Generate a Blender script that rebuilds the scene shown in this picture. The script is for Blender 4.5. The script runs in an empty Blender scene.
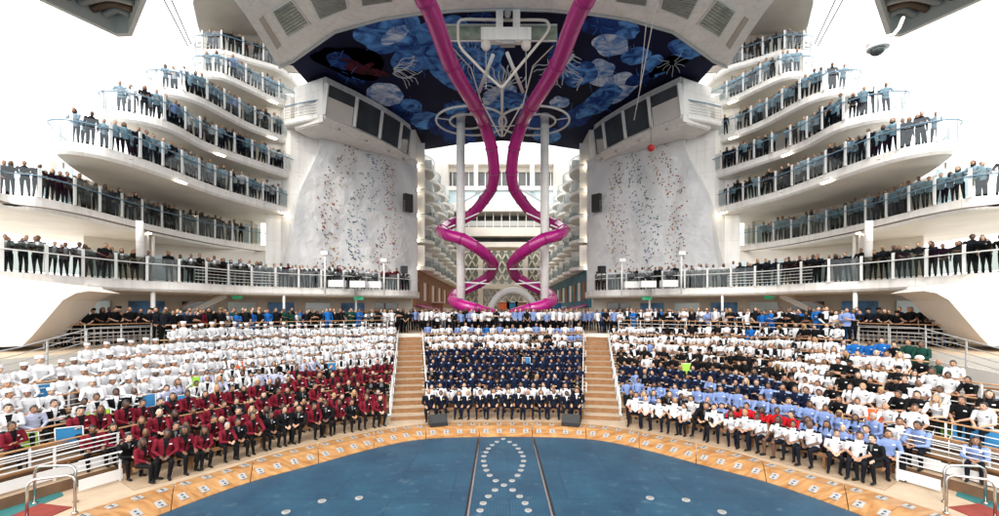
import bpy, bmesh, math, random
from mathutils import Vector, Matrix, noise
import numpy as np
random.seed(7)
sc = bpy.context.scene
col = sc.collection
F_PX, CX, HY, CAMX = 450.0, 499.5, 310.0, -0.27
def W(px, py, z):
    """point at height z (eye level = 0) seen at pixel px,py"""
    s = z / (HY - py)
    return ((px - CX) * s + CAMX, s * F_PX, z)
def D(px, py, Y):
    s = Y / F_PX
    return ((px - CX) * s + CAMX, Y, (HY - py) * s)
# ------------------------------------------------------------------ materials
M = {}
def mat(name, c, rough=.6, metal=0, bump=0, bscale=20, var=0, vscale=3, emit=None, spec=.4, coat=0, stretch=None):
    m = bpy.data.materials.new(name); m.use_nodes = True
    nt = m.node_tree; b = nt.nodes['Principled BSDF']
    b.inputs['Base Color'].default_value = (*c, 1); b.inputs['Roughness'].default_value = rough
    b.inputs['Metallic'].default_value = metal; b.inputs['Specular IOR Level'].default_value = spec
    b.inputs['Coat Weight'].default_value = coat
    co = None
    def coord():
        t = nt.nodes.new('ShaderNodeTexCoord')
        if stretch:
            mp = nt.nodes.new('ShaderNodeMapping'); mp.inputs['Scale'].default_value = stretch
            nt.links.new(t.outputs['Object'], mp.inputs[0]); return mp.outputs[0]
        return t.outputs['Object']
    if var or bump: co = coord()
    if var:
        n = nt.nodes.new('ShaderNodeTexNoise'); n.inputs['Scale'].default_value = vscale; n.inputs['Detail'].default_value = 6
        nt.links.new(co, n.inputs['Vector'])
        r = nt.nodes.new('ShaderNodeMapRange'); r.inputs[1].default_value = .3; r.inputs[2].default_value = .7
        r.inputs[3].default_value = 1 - var; r.inputs[4].default_value = 1 + var
        nt.links.new(n.outputs[0], r.inputs[0])
        mx = nt.nodes.new('ShaderNodeVectorMath'); mx.operation = 'SCALE'
        mx.inputs[0].default_value = c; nt.links.new(r.outputs[0], mx.inputs['Scale'])
        nt.links.new(mx.outputs[0], b.inputs['Base Color'])
    if bump:
        n = nt.nodes.new('ShaderNodeTexNoise'); n.inputs['Scale'].default_value = bscale; n.inputs['Detail'].default_value = 3
        nt.links.new(co, n.inputs['Vector'])
        bp = nt.nodes.new('ShaderNodeBump'); bp.inputs['Strength'].default_value = bump; bp.inputs['Distance'].default_value = .02
        nt.links.new(n.outputs[0], bp.inputs['Height']); nt.links.new(bp.outputs[0], b.inputs['Normal'])
    if emit:
        b.inputs['Emission Color'].default_value = (*emit[0], 1); b.inputs['Emission Strength'].default_value = emit[1]
    M[name] = m
    return m
mat('white', (.84, .81, .77), .35, var=.05, vscale=.9, bump=.04, bscale=2.0)
# painted steel: faint plate seams and weather streaks
nt = M['white'].node_tree; b = nt.nodes['Principled BSDF']; src = b.inputs['Base Color'].links[0].from_socket
t = nt.nodes.new('ShaderNodeTexCoord'); sx = nt.nodes.new('ShaderNodeSeparateXYZ'); cb = nt.nodes.new('ShaderNodeCombineXYZ'); ad = nt.nodes.new('ShaderNodeMath'); ad.operation = 'ADD'
nt.links.new(t.outputs['Object'], sx.inputs[0]); nt.links.new(sx.outputs['X'], ad.inputs[0]); nt.links.new(sx.outputs['Y'], ad.inputs[1]); nt.links.new(ad.outputs[0], cb.inputs[0]); nt.links.new(sx.outputs['Z'], cb.inputs[1])
br = nt.nodes.new('ShaderNodeTexBrick'); br.inputs['Scale'].default_value = 1; br.inputs['Brick Width'].default_value = 2.9; br.inputs['Row Height'].default_value = 1.9; br.inputs['Mortar Size'].default_value = .012
br.inputs['Color1'].default_value = (1, 1, 1, 1); br.inputs['Color2'].default_value = (.96, .96, .955, 1); br.inputs['Mortar'].default_value = (.72, .70, .67, 1); nt.links.new(cb.outputs[0], br.inputs[0])
mp = nt.nodes.new('ShaderNodeMapping'); mp.inputs['Scale'].default_value = (2.5, 2.5, .18); nt.links.new(t.outputs['Object'], mp.inputs[0])
ns = nt.nodes.new('ShaderNodeTexNoise'); ns.inputs['Scale'].default_value = 1.2; ns.inputs['Detail'].default_value = 6; nt.links.new(mp.outputs[0], ns.inputs[0])
rr = nt.nodes.new('ShaderNodeValToRGB'); rr.color_ramp.elements[0].position = .28; rr.color_ramp.elements[0].color = (.80, .76, .70, 1); rr.color_ramp.elements[1].position = .52; rr.color_ramp.elements[1].color = (1, 1, 1, 1); nt.links.new(ns.outputs[0], rr.inputs[0])
m1 = nt.nodes.new('ShaderNodeMix'); m1.data_type = 'RGBA'; m1.blend_type = 'MULTIPLY'; m1.inputs[0].default_value = 1; nt.links.new(src, m1.inputs[6]); nt.links.new(br.outputs[0], m1.inputs[7])
m2 = nt.nodes.new('ShaderNodeMix'); m2.data_type = 'RGBA'; m2.blend_type = 'MULTIPLY'; m2.inputs[0].default_value = .6; nt.links.new(m1.outputs[2], m2.inputs[6]); nt.links.new(rr.outputs[0], m2.inputs[7]); nt.links.new(m2.outputs[2], b.inputs['Base Color'])
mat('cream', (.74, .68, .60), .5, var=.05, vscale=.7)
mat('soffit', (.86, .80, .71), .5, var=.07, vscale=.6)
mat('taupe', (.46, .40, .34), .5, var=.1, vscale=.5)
mat('rail_white', (.70, .69, .67), .3)
mat('rail_blue', (.13, .24, .33), .3)
mat('teak_rail', (.46, .25, .12), .4, var=.2, vscale=6)
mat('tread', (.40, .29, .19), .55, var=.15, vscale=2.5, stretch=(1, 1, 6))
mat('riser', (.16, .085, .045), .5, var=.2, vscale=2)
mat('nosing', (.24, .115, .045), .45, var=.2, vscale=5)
mat('deck_wood', (.46, .35, .24), .55, var=.1, vscale=2)
mat('steel', (.55, .53, .50), .22, metal=1)
mat('lens_metal', (.30, .28, .25), .35, metal=.3)
mat('galv', (.42, .42, .41), .45, metal=.3, var=.15, vscale=14)
mat('black', (.012, .012, .014), .5, bump=.1)
mat('dark', (.03, .027, .025), .5)
mat('magenta', (.41, .009, .18), .24, coat=.3, spec=.6, var=.05, vscale=1.2)
mat('magenta_joint', (.26, .008, .12), .3)
mat('lamp', (.9, .85, .7), .4, emit=((1, .88, .66), 7))
mat('exit_green', (.03, .30, .16), .5, emit=((.05, .6, .25), .12))
mat('teal_floor', (.03, .16, .16), .5, var=.2, vscale=3)
mat('red_mat', (.22, .03, .02), .7, var=.2, vscale=6)
mat('panel_green', (.30, .55, .05), .6, bump=.1, bscale=60)
mat('panel_blue', (.02, .17, .36), .6, bump=.1, bscale=60)
mat('panel_orange', (.70, .13, .03), .6, bump=.1, bscale=60)
mat('concrete_wall', (.62, .58, .52), .6, var=.08, vscale=1)
mat('window_dark', (.06, .065, .065), .08, spec=.6, var=.3, vscale=.5)
mat('window_green', (.27, .31, .25), .15, spec=.6, var=.35, vscale=2)
mat('window_light', (.50, .62, .66), .12, spec=.6, var=.15, vscale=.4)
mat('brown_facade', (.27, .11, .045), .5, var=.25, vscale=1.5)
mat('teal_mural', (.02, .14, .20), .5, var=.5, vscale=.7)
mat('sign_blue', (.10, .25, .50), .5, var=.6, vscale=1.2)
mat('sea', (.10, .14, .16), .15, bump=.4, bscale=.4)
mat('hull', (.30, .30, .30), .5)
mat('red', (.5, .02, .02), .4)
mat('speaker_grill', (.02, .02, .02), .6, bump=.4, bscale=120)
mat('cable', (.10, .10, .10), .5)
mat('printed_navy', (.003, .005, .032), .7, var=.5, vscale=.25, spec=.12)
mat('printed_black', (.0012, .001, .002), .9, var=.4, vscale=.8, spec=0)
mat('print_white', (.62, .68, .74), .4)
def jelly(name, c1, c2, sc_):
    m = mat(name, c1, .7, spec=.12); nt = m.node_tree; b = nt.nodes['Principled BSDF']
    t = nt.nodes.new('ShaderNodeTexCoord'); n = nt.nodes.new('ShaderNodeTexNoise')
    n.inputs['Scale'].default_value = sc_; n.inputs['Detail'].default_value = 8; n.inputs['Distortion'].default_value = 1.6
    nt.links.new(t.outputs['Object'], n.inputs[0])
    r = nt.nodes.new('ShaderNodeValToRGB'); e = r.color_ramp.elements
    e[0].position = .36; e[0].color = (*c1, 1); e[1].position = .68; e[1].color = (*c2, 1)
    nt.links.new(n.outputs[0], r.inputs[0]); nt.links.new(r.outputs[0], b.inputs['Base Color'])
jelly('jelly_mid', (.006, .035, .20), (.13, .38, .85), .7)
jelly('jelly_dim', (.002, .010, .075), (.012, .07, .33), .6)
jelly('jelly_pale', (.06, .20, .52), (.72, .80, .90), .8)
jelly('fish_red', (.003, .002, .004), (.12, .012, .03), 1.6)
# wood apron with long grain
m = mat('apron', (.55, .30, .12), .35, coat=.3); nt = m.node_tree; b = nt.nodes['Principled BSDF']
t = nt.nodes.new('ShaderNodeTexCoord'); n = nt.nodes.new('ShaderNodeTexNoise')
n.inputs['Scale'].default_value = .8; n.inputs['Detail'].default_value = 9; n.inputs['Distortion'].default_value = 2.5
mp = nt.nodes.new('ShaderNodeMapping'); mp.inputs['Scale'].default_value = (1, 3.0, 1)
nt.links.new(t.outputs['Object'], mp.inputs[0]); nt.links.new(mp.outputs[0], n.inputs[0])
r = nt.nodes.new('ShaderNodeValToRGB'); e = r.color_ramp.elements
e[0].position = .3; e[0].color = (.27, .11, .03, 1); e[1].position = .72; e[1].color = (.47, .27, .115, 1)
nt.links.new(n.outputs[0], r.inputs[0]); nt.links.new(r.outputs[0], b.inputs['Base Color'])
# stage surface: fine rubber grid with scuffs
m = mat('stage', (.012, .10, .20), .45); nt = m.node_tree; b = nt.nodes['Principled BSDF']
t = nt.nodes.new('ShaderNodeTexCoord'); n = nt.nodes.new('ShaderNodeTexNoise')
n.inputs['Scale'].default_value = .7; n.inputs['Detail'].default_value = 10; n.inputs['Roughness'].default_value = .65
nt.links.new(t.outputs['Object'], n.inputs[0])
r = nt.nodes.new('ShaderNodeValToRGB'); e = r.color_ramp.elements
e[0].position = .3; e[0].color = (.008, .042, .085, 1); e[1].position = .75; e[1].color = (.022, .095, .155, 1)
nt.links.new(n.outputs[0], r.inputs[0])
br = nt.nodes.new('ShaderNodeTexBrick'); br.offset = 0; br.inputs['Scale'].default_value = 1
br.inputs['Brick Width'].default_value = .085; br.inputs['Row Height'].default_value = .085; br.inputs['Mortar Size'].default_value = .008
br.inputs['Color1'].default_value = (1, 1, 1, 1); br.inputs['Color2'].default_value = (.93, .93, .93, 1); br.inputs['Mortar'].default_value = (.62, .62, .65, 1)
nt.links.new(t.outputs['Object'], br.inputs[0])
mx = nt.nodes.new('ShaderNodeMix'); mx.data_type = 'RGBA'; mx.blend_type = 'MULTIPLY'; mx.inputs[0].default_value = 1
nt.links.new(r.outputs[0], mx.inputs[6]); nt.links.new(br.outputs[0], mx.inputs[7])
b3 = nt.nodes.new('ShaderNodeTexBrick'); b3.inputs['Scale'].default_value = 1; b3.inputs['Brick Width'].default_value = 3.3; b3.inputs['Row Height'].default_value = 2.1; b3.inputs['Mortar Size'].default_value = .014
b3.inputs['Color1'].default_value = (1, 1, 1, 1); b3.inputs['Color2'].default_value = (.88, .90, .90, 1); b3.inputs['Mortar'].default_value = (.5, .5, .5, 1); nt.links.new(t.outputs['Object'], b3.inputs[0])
mx3 = nt.nodes.new('ShaderNodeMix'); mx3.data_type = 'RGBA'; mx3.blend_type = 'MULTIPLY'; mx3.inputs[0].default_value = 1; nt.links.new(mx.outputs[2], mx3.inputs[6]); nt.links.new(b3.outputs[0], mx3.inputs[7]); mx = mx3
n2 = nt.nodes.new('ShaderNodeTexNoise'); n2.inputs['Scale'].default_value = 3.5; n2.inputs['Detail'].default_value = 9
nt.links.new(t.outputs['Object'], n2.inputs[0])
r2 = nt.nodes.new('ShaderNodeMapRange'); r2.inputs[1].default_value = .60; r2.inputs[2].default_value = .78; r2.inputs[4].default_value = .35
nt.links.new(n2.outputs[0], r2.inputs[0])
m2 = nt.nodes.new('ShaderNodeMix'); m2.data_type = 'RGBA'; m2.inputs[7].default_value = (.13, .20, .24, 1)
nt.links.new(r2.outputs[0], m2.inputs[0]); nt.links.new(mx.outputs[2], m2.inputs[6]); nt.links.new(m2.outputs[2], b.inputs['Base Color'])
# rock
m = mat('rock', (.47, .46, .45), .75); nt = m.node_tree; b = nt.nodes['Principled BSDF']
t = nt.nodes.new('ShaderNodeTexCoord'); n = nt.nodes.new('ShaderNodeTexNoise')
n.inputs['Scale'].default_value = .45; n.inputs['Detail'].default_value = 10; n.inputs['Distortion'].default_value = .6
nt.links.new(t.outputs['Object'], n.inputs[0])
r = nt.nodes.new('ShaderNodeValToRGB'); e = r.color_ramp.elements
e[0].position = .32; e[0].color = (.60, .60, .60, 1); e[1].position = .62; e[1].color = (.73, .72, .70, 1)
nt.links.new(n.outputs[0], r.inputs[0]); nt.links.new(r.outputs[0], b.inputs['Base Color'])
bp = nt.nodes.new('ShaderNodeBump'); bp.inputs['Strength'].default_value = .45; bp.inputs['Distance'].default_value = .2
n3 = nt.nodes.new('ShaderNodeTexNoise'); n3.inputs['Scale'].default_value = 2.2; n3.inputs['Detail'].default_value = 8
nt.links.new(t.outputs['Object'], n3.inputs[0]); nt.links.new(n3.outputs[0], bp.inputs['Height']); nt.links.new(bp.outputs[0], b.inputs['Normal'])
def glass(name, tint, refl=.12):
    m = bpy.data.materials.new(name); m.use_nodes = True; nt = m.node_tree; nt.nodes.clear()
    o = nt.nodes.new('ShaderNodeOutputMaterial'); tr = nt.nodes.new('ShaderNodeBsdfTransparent'); gl = nt.nodes.new('ShaderNodeBsdfGlossy')
    tr.inputs[0].default_value = (*tint, 1); gl.inputs['Roughness'].default_value = .06; gl.inputs[0].default_value = (.9, .95, 1, 1)
    lw = nt.nodes.new('ShaderNodeLayerWeight'); lw.inputs[0].default_value = .5; pw = nt.nodes.new('ShaderNodeMath'); pw.operation = 'POWER'; pw.inputs[1].default_value = 4
    ml = nt.nodes.new('ShaderNodeMapRange'); ml.inputs[3].default_value = .03; ml.inputs[4].default_value = .6; nt.links.new(lw.outputs['Facing'], pw.inputs[0]); nt.links.new(pw.outputs[0], ml.inputs[0])
    mx = nt.nodes.new('ShaderNodeMixShader'); nt.links.new(ml.outputs[0], mx.inputs[0])
    nt.links.new(tr.outputs[0], mx.inputs[1]); nt.links.new(gl.outputs[0], mx.inputs[2]); nt.links.new(mx.outputs[0], o.inputs[0]); M[name] = m
glass('glass', (.84, .87, .88)); glass('dome_glass', (.85, .85, .85))
glass('glass_smoke', (.78, .81, .80)); glass('glass_dark', (.55, .58, .56))
# ------------------------------------------------------------------ mesh builder
class MB:
    def __init__(s): s.v = []; s.f = []; s.m = []
    def add(s, vs, fs, mi=0):
        o = len(s.v); s.v += [tuple(p) for p in vs]; s.f += [tuple(i + o for i in f) for f in fs]; s.m += [mi] * len(fs)
    def box(s, c, size, rz=0, mi=0, rx=0, ry=0):
        R = Matrix.Rotation(rz, 3, 'Z') @ Matrix.Rotation(ry, 3, 'Y') @ Matrix.Rotation(rx, 3, 'X'); c = Vector(c)
        vs = [c + R @ Vector((x * size[0] / 2, y * size[1] / 2, z * size[2] / 2)) for x in (-1, 1) for y in (-1, 1) for z in (-1, 1)]
        s.add(vs, [(0, 1, 3, 2), (4, 6, 7, 5), (0, 4, 5, 1), (2, 3, 7, 6), (0, 2, 6, 4), (1, 5, 7, 3)], mi)
    def bar(s, a, b, w, h, mi=0):
        a, b = Vector(a), Vector(b); d = (b - a)
        if d.length < 1e-5: return
        d.normalize(); up = Vector((0, 0, 1)) if abs(d.z) < .95 else Vector((0, 1, 0))
        x = d.cross(up).normalized(); u = x.cross(d)
        vs = [p + x * (i * w / 2) + u * (j * h / 2) for p in (a, b) for i in (-1, 1) for j in (-1, 1)]
        s.add(vs, [(0, 1, 3, 2), (4, 6, 7, 5), (0, 4, 5, 1), (2, 3, 7, 6), (0, 2, 6, 4), (1, 5, 7, 3)], mi)
    def tube(s, path, r, n=8, mi=0, closed=False, cap=True):
        P = [Vector(p) for p in path]; N = len(P); rr = r if isinstance(r, (list, tuple)) else [r] * N
        vs = []; prev = None
        for i in range(N):
            a = P[(i - 1) % N] if (closed or i > 0) else P[i]; b = P[(i + 1) % N] if (closed or i < N - 1) else P[i]
            d = (b - a).normalized()
            if prev is None:
                up = Vector((0, 0, 1)) if abs(d.z) < .9 else Vector((0, 1, 0)); x = d.cross(up).normalized()
            else:
                x = (prev - d * prev.dot(d)).normalized()
            prev = x; y = d.cross(x)
            vs += [P[i] + (x * math.cos(k * 2 * math.pi / n) + y * math.sin(k * 2 * math.pi / n)) * rr[i] for k in range(n)]
        fs = []
        for i in range(N if closed else N - 1):
            j = (i + 1) % N
            for k in range(n): fs.append((i * n + k, i * n + (k + 1) % n, j * n + (k + 1) % n, j * n + k))
        if cap and not closed: fs += [tuple(range(n))[::-1], tuple((N - 1) * n + k for k in range(n))]
        s.add(vs, fs, mi)
    def ell(s, c, r, nu=12, nv=8, mi=0, R=None):
        vs = []; c = Vector(c)
        for j in range(1, nv):
            th = math.pi * j / nv
            for i in range(nu):
                ph = 2 * math.pi * i / nu
                p = Vector((r[0] * math.sin(th) * math.cos(ph), r[1] * math.sin(th) * math.sin(ph), r[2] * math.cos(th)))
                vs.append(c + (R @ p if R else p))
        t = Vector((0, 0, r[2])); vs += [c + (R @ t if R else t), c - (R @ t if R else t)]
        T_, B_ = (nv - 1) * nu, (nv - 1) * nu + 1; fs = []
        for i in range(nu):
            k = (i + 1) % nu; fs.append((T_, i, k)); fs.append((B_, (nv - 2) * nu + k, (nv - 2) * nu + i))
            for j in range(nv - 2): fs.append((j * nu + i, (j + 1) * nu + i, (j + 1) * nu + k, j * nu + k))
        s.add(vs, fs, mi)
    def loft(s, rings, n=16, mi=0):
        vs = []
        for (z, y, rx, ry) in rings: vs += [(rx * math.cos(k * 2 * math.pi / n), y + ry * math.sin(k * 2 * math.pi / n), z) for k in range(n)]
        N = len(rings); fs = [(i * n + k, i * n + (k + 1) % n, (i + 1) * n + (k + 1) % n, (i + 1) * n + k) for i in range(N - 1) for k in range(n)]
        fs += [tuple(range(n))[::-1], tuple((N - 1) * n + k for k in range(n))]; s.add(vs, fs, mi)
    def slab(s, outline, z1, z0, mi=0, inset=0, mi_bot=None):
        n = len(outline); lv = [(z1, 0), (z0 + inset * 1.3, 0), (z0, inset)] if inset else [(z1, 0), (z0, 0)]
        c = Vector((sum(p[0] for p in outline) / n, sum(p[1] for p in outline) / n)); vs = []
        ins = offset_poly(outline, inset) if inset else outline
        for z, k in lv:
            src = ins if k else outline; vs += [(p[0], p[1], z) for p in src]
        L = len(lv); fs = [(i * n + k, i * n + (k + 1) % n, (i + 1) * n + (k + 1) % n, (i + 1) * n + k) for i in range(L - 1) for k in range(n)]
        s.add(vs, fs + [tuple(range(n))], mi); s.add([vs[(L - 1) * n + k] for k in range(n)], [tuple(range(n))[::-1]], mi if mi_bot is None else mi_bot)
    def wall(s, pts, z0, z1, th=.1, mi=0):
        """vertical ribbon with thickness along a polyline"""
        a = pts; b = offset_line(pts, th); n = len(a)
        zz0 = z0 if isinstance(z0, (list, tuple)) else [z0] * n; zz1 = z1 if isinstance(z1, (list, tuple)) else [z1] * n
        vs = []
        for i in range(n): vs += [(a[i][0], a[i][1], zz0[i]), (a[i][0], a[i][1], zz1[i]), (b[i][0], b[i][1], zz1[i]), (b[i][0], b[i][1], zz0[i])]
        fs = [(i * 4 + k, i * 4 + (k + 1) % 4, (i + 1) * 4 + (k + 1) % 4, (i + 1) * 4 + k) for i in range(n - 1) for k in range(4)]
        fs += [(3, 2, 1, 0), tuple((n - 1) * 4 + k for k in range(4))]; s.add(vs, fs, mi)
    def build(s, name, mats, parent=None, smooth=False):
        me = bpy.data.meshes.new(name); me.from_pydata(s.v, [], s.f)
        mats = mats if isinstance(mats, (list, tuple)) else [mats]
        for x in mats: me.materials.append(M[x] if isinstance(x, str) else x)
        if len(mats) > 1: me.polygons.foreach_set('material_index', s.m)
        if smooth: me.polygons.foreach_set('use_smooth', [True] * len(me.polygons))
        bm = bmesh.new(); bm.from_mesh(me); bmesh.ops.recalc_face_normals(bm, faces=bm.faces); bm.to_mesh(me); bm.free()
        me.update()
        o = bpy.data.objects.new(name, me); col.objects.link(o)
        if parent: o.parent = parent
        return o
def offset_line(pts, d):
    out = []; n = len(pts)
    for i in range(n):
        a = pts[max(i - 1, 0)]; b = pts[min(i + 1, n - 1)]; dx, dy = b[0] - a[0], b[1] - a[1]; L = math.hypot(dx, dy) or 1
        out.append((pts[i][0] - dy / L * d, pts[i][1] + dx / L * d))
    return out
def offset_poly(pts, d):
    n = len(pts); A = sum(pts[i][0] * pts[(i + 1) % n][1] - pts[(i + 1) % n][0] * pts[i][1] for i in range(n)); sg = 1 if A > 0 else -1; out = []
    for i in range(n):
        a = pts[i - 1]; b = pts[(i + 1) % n]; dx, dy = b[0] - a[0], b[1] - a[1]; L = math.hypot(dx, dy) or 1
        out.append((pts[i][0] - sg * dy / L * d, pts[i][1] + sg * dx / L * d))
    return out
def tag(o, label=None, cat=None, group=None, kind=None):
    if label: o['label'] = label
    if cat: o['category'] = cat
    if group: o['group'] = group
    if kind: o['kind'] = kind
    return o
def struct(o): o['kind'] = 'structure'; return o
def empty(name, loc, label, cat, group=None):
    o = bpy.data.objects.new(name, None); col.objects.link(o); o.location = loc; bpy.context.view_layer.update()
    o.empty_display_size = .1
    return tag(o, label, cat, group)
def under(root, o):
    """parent keeping world coordinates of mesh built in world space (root has only a location)"""
    o.parent = root; o.matrix_parent_inverse = Matrix.Translation(-root.location); return o
def part(mb, name, mats, root, smooth=False): return under(root, mb.build(name, mats, None, smooth))
def catmull(P, n=6):
    out = []; N = len(P); dim = len(P[0])
    for i in range(N - 1):
        p0 = P[max(i - 1, 0)]; p1 = P[i]; p2 = P[i + 1]; p3 = P[min(i + 2, N - 1)]
        for k in range(n):
            t = k / n
            out.append(tuple(.5 * ((2 * p1[d]) + (-p0[d] + p2[d]) * t + (2 * p0[d] - 5 * p1[d] + 4 * p2[d] - p3[d]) * t * t + (-p0[d] + 3 * p1[d] - 3 * p2[d] + p3[d]) * t ** 3) for d in range(dim)))
    out.append(tuple(P[-1])); return out
def interp(P, t):
    """catmull evaluation at real t (index units)"""
    N = len(P); i = max(0, min(int(t), N - 2)); u = t - i
    p0 = P[max(i - 1, 0)]; p1 = P[i]; p2 = P[i + 1]; p3 = P[min(i + 2, N - 1)]
    if i == 0: p0 = (-P[1][0],) + tuple(P[1][1:])
    return tuple(.5 * ((2 * p1[d]) + (-p0[d] + p2[d]) * u + (2 * p0[d] - 5 * p1[d] + 4 * p2[d] - p3[d]) * u * u + (-p0[d] + 3 * p1[d] - 3 * p2[d] + p3[d]) * u ** 3) for d in range(len(p1)))
def resample(pts, step, start=0):
    """points every step along a polyline with tangent"""
    out = []; acc = start; pos = 0.0
    for i in range(len(pts) - 1):
        a, b = Vector(pts[i]), Vector(pts[i + 1]); L = (b - a).length
        if L < 1e-6: continue
        while acc <= pos + L:
            p = a + (b - a) * ((acc - pos) / L); out.append((p, (b - a) / L)); acc += step
        pos += L
    return out
def length(pts): return sum((Vector(pts[i + 1]) - Vector(pts[i])).length for i in range(len(pts) - 1))
def mirx(pts, sg): return [(p[0] * sg,) + tuple(p[1:]) for p in pts]
SIDE = {1: 'left', -1: 'right'}
ORD = 'first second third fourth fifth sixth seventh eighth ninth tenth eleventh twelfth thirteenth fourteenth fifteenth sixteenth seventeenth eighteenth nineteenth twentieth'.split()
def ordn(i):
    if i < 20: return ORD[i]
    t = {2: 'twenty', 3: 'thirty', 4: 'forty', 5: 'fifty', 6: 'sixty'}[(i + 1) // 10]; r = (i + 1) % 10
    return t + '-' + ORD[r - 1] if r else t.replace('ty', 'tieth')
EXPOSURE = 1.03
# ------------------------------------------------------------------ camera, light
cd = bpy.data.cameras.new('camera'); cam = bpy.data.objects.new('camera', cd); col.objects.link(cam)
cam.location = (CAMX, 0, 0); cam.rotation_euler = (math.radians(90), 0, 0)
cd.sensor_width = 36; cd.lens = 36 * F_PX / 999; cd.shift_y = (HY - 258) / 999; cd.clip_end = 6000; cd.clip_start = .1
sc.camera = cam
w = bpy.data.worlds.new('World'); sc.world = w; w.use_nodes = True; nt = w.node_tree
bg = nt.nodes['Background']; sky = nt.nodes.new('ShaderNodeTexSky'); sky.sky_type = 'NISHITA'; sky.sun_disc = False
EL, AZ = math.radians(38), math.radians(200)
sky.sun_elevation = EL; sky.sun_rotation = AZ; sky.dust_density = 4
hs = nt.nodes.new('ShaderNodeHueSaturation'); hs.inputs['Saturation'].default_value = .12
n = nt.nodes.new('ShaderNodeTexNoise'); n.inputs['Scale'].default_value = 2.0; n.inputs['Detail'].default_value = 5
tc = nt.nodes.new('ShaderNodeTexCoord'); nt.links.new(tc.outputs['Generated'], n.inputs[0])
mr = nt.nodes.new('ShaderNodeMapRange'); mr.inputs[3].default_value = 9.5; mr.inputs[4].default_value = 12.5
nt.links.new(n.outputs[0], mr.inputs[0])
mx = nt.nodes.new('ShaderNodeMix'); mx.data_type = 'RGBA'; mx.inputs[0].default_value = .72
nt.links.new(sky.outputs[0], hs.inputs['Color']); nt.links.new(hs.outputs[0], mx.inputs[6]); nt.links.new(mr.outputs[0], mx.inputs[7])
nt.links.new(mx.outputs[2], bg.inputs[0]); bg.inputs[1].default_value = .15
sl = bpy.data.lights.new('sun', 'SUN'); sl.energy = .8; sl.angle = math.radians(14); sl.color = (1, .96, .9)
so = bpy.data.objects.new('sun', sl); col.objects.link(so)
d = Vector((math.sin(AZ) * math.cos(EL), math.cos(AZ) * math.cos(EL), math.sin(EL)))   # towards the sun
so.rotation_euler = d.to_track_quat('Z', 'Y').to_euler()
sc.view_settings.view_transform = 'Standard'; sc.view_settings.look = 'None'; sc.view_settings.gamma = 1; sc.view_settings.use_curve_mapping = False
sc.view_settings.exposure = EXPOSURE
sc.cycles.max_bounces = 10; sc.cycles.diffuse_bounces = 8; sc.cycles.transparent_max_bounces = 16; sc.cycles.caustics_reflective = False; sc.cycles.caustics_refractive = False
sc.cycles.sample_clamp_indirect = 6
# ------------------------------------------------------------------ bowl geometry
ZF = [-4.95, -4.95, -4.7, -4.42, -4.15, -3.9, -3.6, -3.25, -2.85, -2.35]
HK = [(z + 4.95) / 2.6 for z in ZF]
FR = [(0, 20.75), (-4.45, 20.0), (-8.0, 17.0), (-9.5, 14.6), (-10.9, 12.3), (-12.0, 9.5)]
TP = [(0, 33.5, -2.35), (-6.9, 33.0, -2.35), (-13.3, 28.0, -2.2), (-16.1, 21.5, -2.0), (-17.4, 16.5, -2.0), (-18.4, 11.0, -2.0)]
RO = [(0, 19.9), (-3.95, 19.4), (-7.45, 16.3), (-8.75, 14.1), (-9.9, 12.3), (-10.7, 10.6), (-11.3, 8.6)]
def from_px(px, py, z): p = W(px, py, z); return (p[0], p[1])
PE = [(0, 18.75), (-3.8, 18.2), (-6.9, 15.0), (-8.1, 13.5), (-9.05, 11.5), (-9.7, 9.6), (-10.1, 7.6)]
ZST, ZAP, ZPR = -5.28, -4.95, -1.75
def bowl(t, k, sg=1):
    """world point of seat row k (fractional allowed, >9 behind the top) at station t"""
    f = interp(FR, t); q = interp(TP, t); g = k / 9.0
    x = f[0] + (q[0] - f[0]) * g; y = f[1] + (q[1] - f[1]) * g
    kk = min(max(k, 0), 9); i = int(kk); fr = kk - i; h = HK[i] if i >= 9 else HK[i]
    z = -4.95 + (q[2] + 4.95) * h
    return (x * sg, y, z)
def rowz(t, k): return bowl(t, k)[2]
def rowline(t0, t1, k, sg=1, n=26, kz=None):
    out = []
    for i in range(n + 1):
        t = t0 + (t1 - t0) * i / n; p = bowl(abs(t), k, sg if t >= 0 else -sg)
        z = bowl(abs(t), kz)[2] if kz is not None else p[2]
        out.append((p[0], p[1], z))
    return out
TMAX = [3.86, 3.86, 5, 5, 5, 5, 4.75, 4.3, 3.75, 3.1]
TAISLE = [.19] * 10
def t_in(k): return 1.0 + .75 / (abs(bowl(1.6, k)[0] - bowl(1.0, k)[0]) / .6)   # block edge beside the aisle
def t_c(k): return 1.0 - .8 / (abs(bowl(1.0, k)[0] - bowl(0.4, k)[0]) / .6)
# sea and stage
mb = MB(); mb.slab([(-4000, -4000), (4000, -4000), (4000, 4000), (-4000, 4000)], -24, -24.5); struct(mb.build('sea', 'sea'))
full = lambda P: [(-p[0], p[1]) for p in reversed(catmull(P, 6))][:-1] + catmull(P, 6)
pe, ro = full(PE), full(RO)
mb = MB(); mb.slab(pe + [(-12, 1), (12, 1)], ZST, ZST - .5); struct(mb.build('stage_floor', 'stage'))
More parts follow.
